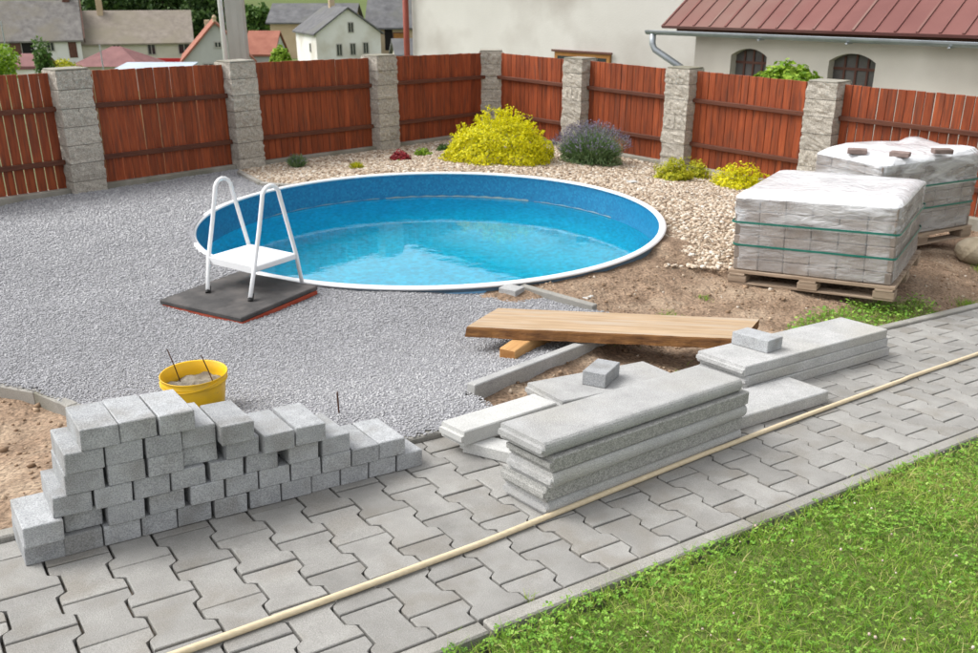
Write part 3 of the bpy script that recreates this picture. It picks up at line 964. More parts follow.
PZ = .07
def rail(fx, fy, px_, py_, bx, by, drop):
    dx, dy = bx - px_, by - py_
    p = [(fx, fy, mtop + .02), (px_, py_, PZ)]
    top = .512
    p += [(px_ + dx * .19, py_ + dy * .19, .28)]
    c0 = (px_ + dx * .32, py_ + dy * .32); c1 = (px_ + dx * .72, py_ + dy * .72)
    for k in range(9):
        t = k / 8; a = math.pi * (1 - t)
        f = .5 + .5 * math.cos(a)
        p.append((c0[0] + (c1[0] - c0[0]) * f, c0[1] + (c1[1] - c0[1]) * f, .445 + .067 * math.sin(a)))
    p.append((bx, by, PZ))
    ex = .18
    p.append((bx + dx * ex, by + dy * ex, drop))
    return [lp(*q) for q in p]
obj('handrail', MB().tube(rail(-1.600, 4.785, -1.638, 4.975, -1.474, 5.262, -.30), .0122, 12).mesh('handrail', True), M['white'], lad)
obj('handrail', MB().tube(rail(-1.322, 4.640, -1.318, 4.762, -1.140, 5.050, -.30), .0122, 12).mesh('handrail', True), M['white'], lad)
pa = math.atan2(4.762 - 4.975, -1.318 + 1.638)
pcx, pcy = (-1.638 - 1.318 - 1.474 - 1.140) / 4, (4.975 + 4.762 + 5.262 + 5.050) / 4
plat = obj('platform', MB().box(-.196, .196, -.165, .165, -.036, 0, .006), M['white'], lad, T(*lp(pcx, pcy, PZ + .012), pa))
obj('lip', MB().box(-.200, .200, -.170, -.1655, -.040, .002, .001), M['white'], plat)
for fx, fy, tx, ty in ((-1.600, 4.785, -1.638, 4.975), (-1.322, 4.640, -1.318, 4.762)):
    d = Vector((tx - fx, ty - fy, PZ - mtop)).normalized()
    p0 = Vector(lp(fx, fy, mtop + .0)); 
    obj('rubber_foot', MB().tube([p0, p0 + d * .045], .0155, 12), M['black'], lad)

# ------------------------------------------------------------------ stacked paving blocks
ROWS = {
 6: [(0.198, 0.29), (0.292, 0.395), (0.395, 0.496)],
 5: [(0.149, 0.247), (0.25, 0.349), (0.354, 0.451), (0.453, 0.551), (0.554, 0.654)],
 4: [(0.14, 0.237), (0.245, 0.346), (0.35, 0.451), (0.453, 0.552), (0.567, 0.674), (0.679, 0.774), (0.783, 0.879)],
 3: [(0.101, 0.2), (0.204, 0.304), (0.308, 0.404), (0.408, 0.508), (0.516, 0.621), (0.624, 0.726), (0.758, 0.855), (0.864, 0.968)],
 2: [(0.019, 0.119), (0.124, 0.219), (0.229, 0.329), (0.341, 0.439), (0.451, 0.554), (0.559, 0.654), (0.659, 0.758), (0.761, 0.859), (0.862, 0.967), (0.97, 1.061), (1.065, 1.163)],
 1: [(0.017, 0.11), (0.114, 0.207), (0.21, 0.31), (0.312, 0.408), (0.411, 0.51), (0.513, 0.619), (0.622, 0.723), (0.726, 0.821), (0.823, 0.925), (0.926, 1.023), (1.026, 1.127), (1.131, 1.226)]}
rb_ = random.Random(5)
BV = []
for q in range(6):
    b_ = MB().box(-.049 + rb_.uniform(0, .001), .049 - rb_.uniform(0, .001), 0, .198 - rb_.uniform(0, .002), 0, .0597, .0026)
    b_.v = [(x + rb_.uniform(-.0009, .0009), y + rb_.uniform(-.0012, .0012), z + (rb_.uniform(-.0007, 0) if z > .03 else 0)) for x, y, z in b_.v]
    b_ = b_.mesh('paving_block'); b_.materials.append(M['block']); BV.append(b_)
RN = {1: 'bottom row', 2: 'second row up', 3: 'third row up', 4: 'fourth row up', 5: 'fifth row up', 6: 'top row'}
PUSH = {(5, 4): -.022, (4, 5): -.016, (4, 6): -.012, (2, 0): -.012, (3, 0): .0, (1, 5): -.006, (6, 0): -.004, (5, 3): .012, (4, 3): .022, (3, 3): .006, (2, 1): .02}
for r_ in range(1, 7):
    nrow = len(ROWS[r_])
    for i, (a, b) in enumerate(ROWS[r_]):
        v = -.030 + rb_.uniform(-.003, .003) - PUSH.get((r_, i), 0)
        o = obj('paving_block', rb_.choice(BV), None, None, PM((a + b) / 2, v, (r_ - 1) * .06 + .001, rb_.uniform(-.02, .02)))
        tag(o, f"grey concrete block, {ORD[i]} from the left in the {RN[r_]} of the stepped stack", 'block', 'grey concrete blocks of the stepped stack')

def loose_block(u, v, z, rot, lx, ly, lz, label):
    o = obj('paving_block', MB().box(-lx / 2, lx / 2, -ly / 2, ly / 2, 0, lz, .003), M['block'], None, PM(u, v, z, rot))
    return tag(o, label, 'block')

# ------------------------------------------------------------------ kerb slabs
def slab_mesh(L_, W_, Tk, bull, name='kerb_slab'):
    """long slab; local -y side is bullnosed when bull; groove on the ends"""
    pr = []
    c = .004
    if bull:
        rr_ = Tk * .5
        for k in range(9):
            a = -math.pi / 2 - math.pi * k / 8
            pr.append((-W_ / 2 + rr_ * .75 + rr_ * .75 * math.cos(a), Tk / 2 + (Tk / 2) * math.sin(a)))
    else:
        pr += [(-W_ / 2 + c, 0), (-W_ / 2, c), (-W_ / 2, Tk - c), (-W_ / 2 + c, Tk)]
    pr += [(W_ / 2 - c, Tk), (W_ / 2, Tk - c), (W_ / 2, c), (W_ / 2 - c, 0)]
    n_ = len(pr)
    vs, fs = [], []
    my = sum(p[0] for p in pr) / n_
    def ring(x, k):
        s_ = len(vs)
        for (yy, zz) in pr:
            vs.append((x, my + (yy - my) * k, Tk / 2 + (zz - Tk / 2) * k))
        return s_
    def tong(x, zk):
        s_ = len(vs)
        for (yy, zz) in pr:
            vs.append((x, my + (yy - my) * .97, Tk / 2 + (zz - Tk / 2) * zk))
        return s_
    rs = [tong(-L_ / 2 - .012, .36), tong(-L_ / 2, .42), ring(-L_ / 2 + .0005, .985), ring(-L_ / 2 + .004, 1), ring(L_ / 2 - .004, 1), ring(L_ / 2, .985)]
    for a, b in zip(rs[:-1], rs[1:]):
        for k in range(n_):
            k2 = (k + 1) % n_
            fs.append((a + k, a + k2, b + k2, b + k))
    fs.append(tuple(range(rs[0], rs[0] + n_))); fs.append(tuple(range(rs[-1] + n_ - 1, rs[-1] - 1, -1)))
    return MB().add(vs, fs).mesh(name)

def slab(u, v, z, rot, L_, W_, Tk, bull, label, mat_='slab', group=None, flip=False):
    o = obj('kerb_slab', slab_mesh(L_, W_, Tk, bull), M[mat_], None, PM(u, v, z, rot + (math.pi if flip else 0)))
    return tag(o, label, 'slab', group)

G5 = 'slabs of the tall front stack'
lev = ['bottom slab', 'second slab from the bottom', 'middle slab', 'fourth slab from the bottom', 'topmost slab']
for i, (du, dv, dr, bull) in enumerate(((.012, .006, .002, True), (.006, .004, -.006, False), (.016, .018, .004, True), (.026, .008, -.004, False), (0, -.004, 0, True))):
    slab(1.842 + du, .332 + dv, .0005 + i * .0497, rad(4.9) + dr, 1.0, .205, .0495, bull,
         f"long grey concrete {lev[i]} of the tall five-high stack beside the cream lath" + (", rounded front edge" if bull else ", rough square front edge"), 'slab' if bull else 'slab_rough', group=G5)
G3 = 'slabs of the low far stack'
for i, (du, dv, dr, nm) in enumerate(((.02, .015, .0, 'bottom'), (.012, .006, .004, 'middle'), (0, 0, 0, 'top'))):
    slab(3.296 + du, -.055 + dv, .0005 + i * .0462, rad(1.6) + dr, 1.12, .26, .046, False, f"{nm} grey concrete slab of the low three-high stack by the grass strip", group=G3)
loose_block(3.03, -.085, .1395, rad(-83), .185, .125, .058, 'small grey block lying on the low far slab stack')
slab(2.715, .225, .0005, rad(.6), .58, .205, .055, False, 'single short grey slab lying flat right of the tall stack')
slab(2.20, -.185, .038, rad(-3), .62, .24, .052, False, 'pale grey slab behind the tall stack with a small block on it')
loose_block(2.185, -.195, .0905, rad(29), .185, .10, .060, 'small grey block on the slab behind the tall stack')
slab(1.60, -.092, .046, rad(7), .46, .125, .056, False, 'narrow whitish concrete slab lying left of the tall stack', 'pale_slab')
slab(1.50, .045, .0005, rad(-62), .25, .09, .045, False, 'small pale concrete piece under the whitish slab', 'pale_slab')

# upright kerb stones still being set
def upright(name, p0, p1, ztop, wdt, hgt, label, mat_='kerb'):
    L_ = math.hypot(p1[0] - p0[0], p1[1] - p0[1])
    z0, z1 = ztop
    o = obj(name, MB().box(-L_ / 2, L_ / 2, -wdt / 2, wdt / 2, -hgt, 0, .004), M[mat_], None,
            T((p0[0] + p1[0]) / 2, (p0[1] + p1[1]) / 2, (z0 + z1) / 2, math.atan2(p1[1] - p0[1], p1[0] - p0[0])) @ Matrix.Rotation(-math.atan2(z1 - z0, L_), 4, 'Y'))
    return tag(o, label, 'kerb stone')
upright('kerb_stone', KA[0], KA[2], (gf(*KA[0]) + .085, gf(*KA[2]) + .066), .045, .25, 'upright grey kerb stone set between gravel and soil behind the slabs', 'slab')
upright('kerb_stone', (.20, 5.06), (.60, 4.72), (-.120, -.130), .045, .2, 'upright grey kerb stone running from the pool rim to the plank')
bb = obj('paving_block', MB().box(-.06, .06, -.05, .05, -.07, 0, .003), M['slab'], None, T(.135, 4.985, -.112, rad(-35)))
tag(bb, 'small grey block beside the pool rim at the kerb end', 'block')
wt = obj('tile_piece', MB().box(-.06, .06, -.035, .035, 0, .018, .003), M['pale_slab'], None, T(.56, 5.02, gf(.56, 5.02) - .01, rad(-40)))
tag(wt, 'broken white tile piece on soil near the pool rim', 'tile')

# ------------------------------------------------------------------ plank and beam
def plank(p0, p1, z0, z1, W_, Tk):
    L_ = math.hypot(p1[0] - p0[0], p1[1] - p0[1])
    nx_ = 40
    vs, fs = [], []
    for i in range(nx_ + 1):
        x = -L_ / 2 + L_ * i / nx_
        wob = .003 * math.sin(i * .55) + .003 * math.sin(i * 1.7 + 1)
        e0 = -W_ / 2 + .5 * wob 
        sag = .0
        for (yy, zz) in ((e0 - .012 + .5 * wob, -Tk), (e0 + .004, -.006), (e0 + .010, 0), (0, .002), (W_ / 2 - .003, 0), (W_ / 2, -.004), (W_ / 2, -Tk)):
            vs.append((x + .125 * yy / W_, yy, zz + sag))
    k = 7
    for i in range(nx_):
        for j in range(k):
            j2 = (j + 1) % k
            fs.append((i * k + j, i * k + j2, (i + 1) * k + j2, (i + 1) * k + j))
    fs += [tuple(range(k)), tuple(range(nx_ * k + k - 1, nx_ * k - 1, -1))]
    me = MB().add(vs, fs).mesh('plank')
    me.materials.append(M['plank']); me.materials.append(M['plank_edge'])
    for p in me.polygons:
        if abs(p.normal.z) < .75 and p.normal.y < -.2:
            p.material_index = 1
    return me, T((p0[0] + p1[0]) / 2, (p0[1] + p1[1]) / 2, (z0 + z1) / 2, math.atan2(p1[1] - p0[1], p1[0] - p0[0])) @ Matrix.Rotation(-math.atan2(z1 - z0, L_), 4, 'Y')
me, mw = plank((-.032, 4.128), (1.259, 3.969), .012, .008, .30, .045)
tag(obj('plank', me, None, None, mw), 'wide weathered wooden plank resting on the beam', 'plank')
bmx = MB().box(-.26, .26, -.043, .043, 0, .085, .004).mesh('timber_beam')
bmx.materials.append(M['beam']); bmx.materials.append(M['beam_end'])
for p in bmx.polygons:
    if abs(p.normal.x) > .9:
        p.material_index = 1
b0 = np.array([.085, 3.825]); bdir = np.array([.50, .86]); bdir /= np.hypot(*bdir)
bc = b0 + bdir * .26
tag(obj('timber_beam', bmx, None, None, T(bc[0], bc[1], -.122, math.atan2(bdir[1], bdir[0]))), 'short square orange timber beam under the plank', 'beam')

# long cream lath
lp_ = [(-.6, .575), (.246, .549), (.7, .532), (1.101, .513), (1.6, .468), (2.119, .424), (2.8, .378), (3.548, .338), (3.62, .330), (4.293, .305), (5.6, .27)]
pts = []
for (u0, v0), (u1, v1) in zip(lp_[:-1], lp_[1:]):
    for k in range(6):
        t = k / 6
        pts.append(UV(u0 + (u1 - u0) * t, v0 + (v1 - v0) * t, .0105))
pts.append(UV(*lp_[-1], .0105))
tag(obj('lath', MB().tube(pts, .0092, 8).mesh('lath', True), M['ivory']), 'long thin cream-coloured lath lying along the paved path', 'lath')

# ------------------------------------------------------------------ bucket, rods, stake
bx_, by_ = -1.158, 3.179
bz = float(gravel_top(bx_, by_)) - .003
bk = tag(empty('bucket', T(bx_, by_, bz)), 'yellow plastic bucket with dried mortar behind the block stack', 'bucket')
bh = .130 - bz
prof_o = [(.0, 0), (.100, 0), (.104, .006), (.118, bh * .72), (.121, bh * .80), (.1265, bh * .805), (.1275, bh * .87), (.1245, bh * .885), (.1265, bh * .99), (.129, bh), (.1275, bh + .003), (.1235, bh), (.119, bh * .75), (.1135, bh * .62)]
obj('shell', MB().lathe([(max(r, .0005), z) for r, z in prof_o], 48).mesh('shell', True), M['yellow'], bk)
mv = [(.0005, bh * .66)]
mm = MB().lathe([(.116, bh * .64), (.10, bh * .66), (.06, bh * .71), (.03, bh * .69), (.0005, bh * .70)], 40)
mm.v = [(a, b, c + .012 * math.sin(a * 60 + 1) * math.cos(b * 50)) for a, b, c in mm.v]
obj('mortar', mm.mesh('mortar', True), M['mud'], bk)
hp = []
for k in range(13):
    a = math.pi * k / 12
    hp.append((.128 * math.cos(a + .5), .131 * math.sin(a + .5) * -.97, bh * .93 - .022 * math.sin(a)))
obj('handle', MB().tube(hp, .0035, 6), M['yellow'], bk)
def rod(p0, p1, r_, label):
    return tag(obj('rod', MB().tube([p0, ((p0[0] + p1[0]) / 2 + .002, (p0[1] + p1[1]) / 2, (p0[2] + p1[2]) / 2), p1], r_, 6), M['rust']), label, 'rod')
rod((-1.225, 3.21, bz + bh * .62), (-1.237, 3.150, .242), .0022, 'thin dark rod standing in the left of the yellow bucket')
rod((-1.075, 3.165, bz + bh * .62), (-1.092, 3.100, .238), .0022, 'thin dark rod standing in the right of the yellow bucket')
rod((-.579, 3.065, gf(-.579, 3.065) - .12), (-.579, 3.066, .099), .0035, 'rusty thin stake stuck in the gravel behind the blocks')

# ------------------------------------------------------------------ pallets with wrapped loads
def make_pallet(mw, w_, d_, plabel, llabel, layers, nx_, ny_, hz, top_bulge, ph=.09):
    p = tag(empty('wooden_pallet', mw), plabel, 'pallet')
    for j in range(7):
        yb = -d_ / 2 + (j + .5) * d_ / 7
        obj('deck_board', MB().box(-w_ / 2, w_ / 2, yb - d_ / 7 * .42, yb + d_ / 7 * .42, ph - .02, ph, .002), M['pallet'], p)
    for i in (-1, 0, 1):
        xb = i * (w_ / 2 - .06)
        obj('stringer_board', MB().box(xb - .05, xb + .05, -d_ / 2 + .003, d_ / 2 - .003, ph - .034, ph - .0205, .002), M['pallet'], p)
        for j in (-1, 0, 1):
            yb = j * (d_ / 2 - .055)
            obj('foot_block', MB().box(xb - .06, xb + .06, yb - .05, yb + .05, .013, ph - .0345, .003), M['pallet'], p)
    for j in (-1, 0, 1):
        yb = j * (d_ / 2 - .055)
        obj('runner', MB().box(-w_ / 2 + .004, w_ / 2 - .004, yb - .046, yb + .046, 0, .0125, .002), M['pallet'], p)
    ld = tag(empty('wrapped_block_load', mw @ Matrix.Translation((0, 0, ph + .0005))), llabel, 'pallet load')
    w2, d2 = w_ - .05, d_ - .05
    sx_, sy_ = w2 / nx_, d2 / ny_
    me = MB().box(-sx_ / 2 + .0015, sx_ / 2 - .0015, -sy_ / 2 + .0015, sy_ / 2 - .0015, .0010, hz - .0010, .006).mesh('block')
    me.materials.append(M['load'])
    rr = random.Random(layers + nx_)
    for l in range(layers):
        for i in range(nx_):
            for j in range(ny_):
                if 0 < i < nx_ - 1 and 0 < j < ny_ - 1 and l < layers - 1:
                    continue
                obj('block', me, None, ld, T(-w2 / 2 + (i + .5) * sx_ + rr.uniform(-.002, .002), -d2 / 2 + (j + .5) * sy_ + rr.uniform(-.002, .002), l * hz))
    zt = layers * hz
    # film: superellipse cross-section swept up, wrinkled
    def film(z0, z1, off, nz, cap, amp, seed):
        na = 120
        vs, fs = [], []
        rows = nz + 1
        for k in range(rows):
            z = z0 + (z1 - z0) * k / nz
            for i in range(na):
                a = 2 * math.pi * i / na
                ca, sa = math.cos(a), math.sin(a)
                e = .12
                x = math.copysign(abs(ca) ** e, ca); y = math.copysign(abs(sa) ** e, sa)
                hw, hd = w2 / 2 + off, d2 / 2 + off
                wr = amp * (float(vnoise(i * .25, k * .6 + seed, 1.0, seed)) + .6 * float(vnoise(i * .7, k * 1.1, 1.0, seed + 3)))
                t = k / nz
                shr = 1.0
                vs.append((x * hw * shr + ca * wr, y * hd * shr + sa * wr, z + (.02 * float(vnoise(i * .12, 0, 1, seed + 7)) * (1 - t) if cap else 0)))
        for k in range(rows - 1):
            for i in range(na):
                i2 = (i + 1) % na
                fs.append((k * na + i, k * na + i2, (k + 1) * na + i2, (k + 1) * na + i))
        if cap:
            base = (rows - 1) * na
            prev = base
            for q, (sc_, dz_) in enumerate(((.975, .012), (.9, .018), (.75, .02), (.5, .018), (.25, .02), (.02, .02))):
                s0 = len(vs)
                for i in range(na):
                    x, y, z = vs[base + i]
                    X_, Y_ = x * sc_, y * sc_
                    bz_ = top_bulge * float(vnoise(X_ * 4 + 9, Y_ * 4, 1.0, seed)) + .018 * float(vnoise(X_ * 12, Y_ * 12, 1.0, seed + 1))
                    vs.append((X_, Y_, z1 + dz_ * .4 + bz_ * min(1, q * .5 + .2)))
                for i in range(na):
                    i2 = (i + 1) % na
                    fs.append((prev + i, prev + i2, s0 + i2, s0 + i))
                prev = s0
            fs.append(tuple(range(prev, prev + na)))
        return MB().add(vs, fs).mesh('film', True)
    me = film(zt * .62, zt + .004, .008, 12, True, .009, 3 + nx_)
    me.materials.append(M['hood']); me.materials.append(M['hoodtop'])
    for p_ in me.polygons:
        if p_.normal.z > .5:
            p_.material_index = 1
    obj('plastic_hood', me, None, ld)
    me = film(.012, zt * .69, .003, 9, False, .004, 8 + nx_)
    obj('plastic_wrap', me, M['wrap'], ld)
    for zz in (.36, .68):
        so_ = .0125 if zz < .5 else .0215
        hw, hd = w2 / 2 + so_, d2 / 2 + so_
        z = zt * zz
        def ringpts(o_):
            q = []
            cr_ = .045
            for cx_, cy_, a0_ in ((1, 1, 0), (-1, 1, 90), (-1, -1, 180), (1, -1, 270)):
                for k in range(4):
                    a = rad(a0_ + 30 * k)
                    q.append((cx_ * (hw - cr_) + (cr_ + o_) * math.cos(a), cy_ * (hd - cr_) + (cr_ + o_) * math.sin(a)))
            return q
        i_, o_ = ringpts(0), ringpts(.002)
        k = len(i_)
        vs = [(x, y, z - .006 + .004 * math.sin(i * .8)) for i, (x, y) in enumerate(o_)] + [(x, y, z + .006 + .004 * math.sin(i * .8)) for i, (x, y) in enumerate(o_)] \
            + [(x, y, z - .006 + .004 * math.sin(i * .8)) for i, (x, y) in enumerate(i_)] + [(x, y, z + .006 + .004 * math.sin(i * .8)) for i, (x, y) in enumerate(i_)]
        fs = []
        for i in range(k):
            j = (i + 1) % k
            fs += [(i, j, k + j, k + i), (2 * k + i, 3 * k + i, 3 * k + j, 2 * k + j), (k + i, k + j, 3 * k + j, 3 * k + i), (i, 2 * k + i, 2 * k + j, j)]
        obj('strap', MB().add(vs, fs), M['strap'], ld)
    return zt + ph
FL = np.array([1.540, 5.46]); e1 = np.array([math.cos(rad(-33)), math.sin(rad(-33))]); e2 = np.array([-e1[1], e1[0]])
w1, d1 = 1.0, .97
c1 = FL + e1 * w1 / 2 + e2 * d1 / 2
Z1 = -.215
make_pallet(T(c1[0], c1[1], Z1, rad(-33)) @ Matrix.Rotation(rad(-3.0), 4, 'Y'), w1, d1, 'weathered wooden pallet carrying the nearer wrapped load', 'nearer load of paving blocks in plastic film with green straps', 6, 6, 5, .0765, .05)
e1 = np.array([math.cos(rad(27)), math.sin(rad(27))]); e2 = np.array([-e1[1], e1[0]])
c2 = np.array([2.74, 6.13]) + e1 * .55 + e2 * .33
Z2 = -.25
t2 = make_pallet(T(c2[0], c2[1], Z2, rad(27)), 1.10, .66, 'wooden pallet carrying the farther wrapped load at the right', 'farther load of paving blocks in film with three bricks on top', 7, 7, 4, .0765, .07)
for (px, py, Yd, lab, a) in ((857, 152, 0, 'left brown brick lying on the farther wrapped load', -20), (900, 155, 0, 'middle brown brick lying on the farther wrapped load', -35), (942, 152, 0, 'right brown brick lying on the farther wrapped load', -5)):
    zt = Z2 + t2 + .050
    d = _fw + _rt * ((px - 489.0) / FPX) - _up * ((py - 326.5) / FPX)
    t = (zt + .01 - H) / d.z
    tag(obj('brick', MB().box(-.066, .066, -.038, .038, 0, .034, .004), M['redbrick'], None, T(d.x * t, d.y * t, zt, rad(a))), lab, 'brick', 'bricks weighing down the film')
# boulder
k = 1
rv = ICO_V.copy()
import bmesh
bm = bmesh.new(); bmesh.ops.create_icosphere(bm, subdivisions=3, radius=1)
for v in bm.verts:
    q = v.co
    v.co = q * (1 + .35 * (float(vnoise(q.x * 1.4 + 5, q.y * 1.4 + q.z * 1.1, 1, 2)) - .5) + .12 * (float(vnoise(q.x * 4 + 5, q.y * 4 + q.z * 3, 1, 4)) - .5))
    v.co.x *= .15; v.co.y *= .13; v.co.z *= .105
me = bpy.data.meshes.new('boulder'); bm.to_mesh(me); bm.free()
tag(obj('boulder', me, M['rock'], None, T(3.56, 6.24, gf(3.56, 6.24) + .05, .4)), 'sandy brown boulder in the soil at the right edge', 'boulder')

# ------------------------------------------------------------------ fence
BH = .1595
def rough_block(w_, d_, h_, seed):
    bm = bmesh.new()
    bmesh.ops.create_cube(bm, size=1)
    bmesh.ops.subdivide_edges(bm, edges=bm.edges[:], cuts=5, use_grid_fill=True)
    for v in bm.verts:
        x, y, z = v.co
        ez = abs(z) > .49
        amp = .0085 * (0.15 if ez else 1)
        nx = (float(vnoise(x * 5 + seed, y * 5 + z * 4, 1, seed)) - .45) * amp * 2 + (float(vnoise(x * 12 + seed, y * 12 + z * 9, 1, seed + 1)) - .5) * amp
        sx_ = (w_ / 2 + nx) / .5; sy_ = (d_ / 2 + nx) / .5
        v.co = (x * sx_, y * sy_, (z + .5) * h_)
    me = bpy.data.meshes.new('stone_block')
    bm.to_mesh(me); bm.free()
    me.materials.append(M['post'])
    return me
RB = [rough_block(.305, .27, BH - .005, s_) for s_ in range(5)]
RBH = [rough_block(.150, .27, BH - .005, s_ + 9) for s_ in range(3)]
CAPM = MB().box(-.145, .145, -.128, .128, 0, .014, .003).mesh('cap')
CAPM.materials.append(M['plinth'])
def fpost(x, y, rz, zb, nrows, label, seed):
    p = tag(empty('fence_post', T(x, y, zb, rz)), label, 'post', 'stone posts of the garden fence')
    rr = random.Random(seed)
    obj('mortar_core', MB().box(-.132, .132, -.117, .117, 0, nrows * BH - .003), M['mortar'], p)
    for k in range(nrows):
        if rr.random() < .4:
            for s_ in (-1, 1):
                obj('stone_block', rr.choice(RBH), None, p, T(s_ * .0765, 0, k * BH))
        else:
            obj('stone_block', rr.choice(RB), None, p, T(rr.uniform(-.005, .005), rr.uniform(-.005, .005), k * BH, math.pi * rr.randint(0, 1)))
    obj('cap', CAPM, None, p, T(0, 0, nrows * BH - .003))
    return p
aL = math.atan2(dL[1], dL[0]); aR = math.atan2(dR[1], dR[0])
P_ = {k: np.array(v) for k, v in FP.items()}
P_['Z'] = P_['A'] - dL * 1.78
P_['G'] = P_['F'] + dR * 1.74
P_['Hh'] = P_['G'] + dR * 1.6
TOPZ = {}
PL = {'A': 'far left stone fence post', 'B': 'stone fence post in front of the concrete pole', 'C': 'stone fence post between the red plant and the white house', 'D': 'corner stone fence post behind the yellow shrub',
      'D2': 'stone fence post behind the lavender', 'E': 'stone fence post behind the small yellow-green conifer', 'F': 'stone fence post behind the nearer wrapped load'}
for i, k in enumerate(('A', 'B', 'C', 'D', 'D2', 'E', 'F')):
    x, y = P_[k]
    zb = gf(x, y) - .03
    a = aL if k in 'ABC' else (aR if k != 'D' else (aL + aR) / 2)
    nr = 7
    fpost(x, y, a, zb, nr, PL[k], i + 2)
    TOPZ[k] = zb + nr * BH + .012
TOPZ['Z'] = TOPZ['A'] + .02
TOPZ['G'] = TOPZ['F'] - .02
BW = .0785
boardm = MB().box(-BW / 2 + .0015, BW / 2 - .0015, -.009, .009, 0, 1.0, .002).mesh('board')
boardm.materials.append(M['board'])
def panel(ka, kb, label, gap, seed, cut0=.15, cut1=.15):
    a, b = P_[ka], P_[kb]
    L0 = np.hypot(*(b - a)); d = (b - a) / L0
    a2 = a + d * cut0; b2 = b - d * cut1
    L_ = L0 - cut0 - cut1
    rz = math.atan2(d[1], d[0])
    zb0, zb1 = gf(*a2) + .055, gf(*b2) + .055
    zt0, zt1 = TOPZ[ka] - .035, TOPZ[kb] - .035
    p = tag(empty('board_fence', T(a2[0], a2[1], 0, rz)), label, 'fence', 'red-brown board fence panels')
    n_ = int(round(L_ / (BW + gap)))
    st = L_ / n_
    rr = random.Random(seed)
    for i in range(n_):
        x = (i + .5) * st; t = x / L_
        zb = zb0 + (zb1 - zb0) * t + rr.uniform(-.006, .006)
        zt = zt0 + (zt1 - zt0) * t + rr.uniform(-.003, .003)
        obj('board', boardm, None, p, Matrix.Translation((x, .012 + rr.uniform(-.002, .002), zb)) @ Matrix.Rotation(rr.uniform(-.004, .004), 4, 'Y') @ Matrix.Rotation(rr.uniform(-.02, .02), 4, 'Z') @ Matrix.Diagonal((min(1.03, st / BW * (1 - gap / st) ), 1, zt - zb, 1)))
    ht = (zt0 - zb0)
    for f_ in (.24, .70):
        z0 = zb0 + ht * f_; z1 = zb1 + (zt1 - zb1) * f_
        obj('rail', MB().box(-L_ / 2 + .002, L_ / 2 - .002, -.020, .020, -.021, .021, .003), M['rail'], p,
            Matrix.Translation((L_ / 2, -.021, (z0 + z1) / 2)) @ Matrix.Rotation(-math.atan2(z1 - z0, L_), 4, 'Y'))
    # concrete plinth below the panel is a thing of its own
    pb = MB().box(-L_ / 2 + .004, L_ / 2 - .004, -.07, .06, -.10, .062, .006)
    q = obj('plinth', pb, M['plinth'], None, Matrix.Translation(((a2[0] + b2[0]) / 2, (a2[1] + b2[1]) / 2, (gf(*a2) + gf(*b2)) / 2)) @ Matrix.Rotation(rz, 4, 'Z') @ Matrix.Rotation(-math.atan2(zb1 - zb0, L_), 4, 'Y'))
    tag(q, 'low grey concrete plinth under the ' + label, 'plinth')
panel('Z', 'A', 'leftmost fence panel with light gaps between the boards', .008, 1)
panel('A', 'B', 'fence panel left of the concrete pole', .004, 2)
panel('B', 'C', 'fence panel right of the concrete pole', .0015, 3)
panel('C', 'D', 'fence panel left of the corner post', .0008, 4)
panel('D', 'D2', 'fence panel between the yellow shrub and lavender', .0008, 5)
panel('D2', 'E', 'fence panel right of the lavender', .0010, 6)
panel('E', 'F', 'fence panel behind the two small yellow shrubs', .0012, 7)
panel('F', 'G', 'rightmost fence panel behind the farther wrapped load', .006, 8, cut1=0)

# ------------------------------------------------------------------ shrubs
def shell_pts(k, rx, ry, rz, seed, inner=.55, bottom=-.05, lump=.22, fr=2.2):
    d = RS.normal(size=(k, 3)); d /= np.linalg.norm(d, axis=1)[:, None]
    d[:, 2] = np.where(d[:, 2] < bottom, -d[:, 2] * .6, d[:, 2])
    d /= np.linalg.norm(d, axis=1)[:, None]
    az = np.arctan2(d[:, 1], d[:, 0])
    lm = 1 + lump * (vnoise(d[:, 0] * fr + 7, d[:, 1] * fr + d[:, 2] * fr * 1.3, 1, seed) - .5) * 2 + lump * .5 * (vnoise(d[:, 0] * fr * 2.7 + 3, d[:, 1] * fr * 2.7 + d[:, 2] * fr * 3, 1, seed + 1) - .5) * 2
    rr = (inner + (1 - inner) * RS.rand(k) ** .45) * lm
    P = d * rr[:, None] * np.array([rx, ry, rz])
    return P, d, rr / lm

def shrub(name, x, y, z, rx, ry, rz, k, leaf, mat_, label, cat='shrub', seed=1, inner=.5, lump=.22, fr=2.2, asp=1.6, group=None, stems=7, low=0.0, flare=0.0):
    r = tag(empty(name, T(x, y, z)), label, cat, group)
    P, d, t = shell_pts(k, rx, ry, rz, seed, inner, lump=lump, fr=fr)
    wide_ = 1 + flare * np.clip(1 - P[:, 2] / rz, 0, 1)
    P[:, 0] *= wide_; P[:, 1] *= wide_
    P[:, 2] += low
    N = d + RS.normal(0, .55, d.shape); N[:, 2] += .35
    rn = np.clip(RS.rand(k) * .75 + .3 * vnoise(P[:, 0] * 30, P[:, 1] * 30 + P[:, 2] * 27, 1, seed + 4) , 0, 1)
    leaves('foliage', P, N, RS.uniform(.7, 1.3, k) * leaf, M[mat_], rn, parent=r, asp=asp)
    sm = MB()
    for i in range(stems):
        a = 2 * math.pi * i / stems + .3
        sm.tube([(.02 * math.cos(a), .02 * math.sin(a), -.03), (.25 * rx * math.cos(a), .25 * ry * math.sin(a), rz * .3 + low * .7), (.6 * rx * math.cos(a), .6 * ry * math.sin(a), rz * .62 + low)], [.012 * max(rz, .3), .009 * max(rz, .3), .004 * max(rz, .3)], 5)
    obj('stems', sm, M['bark'], r)
    return r

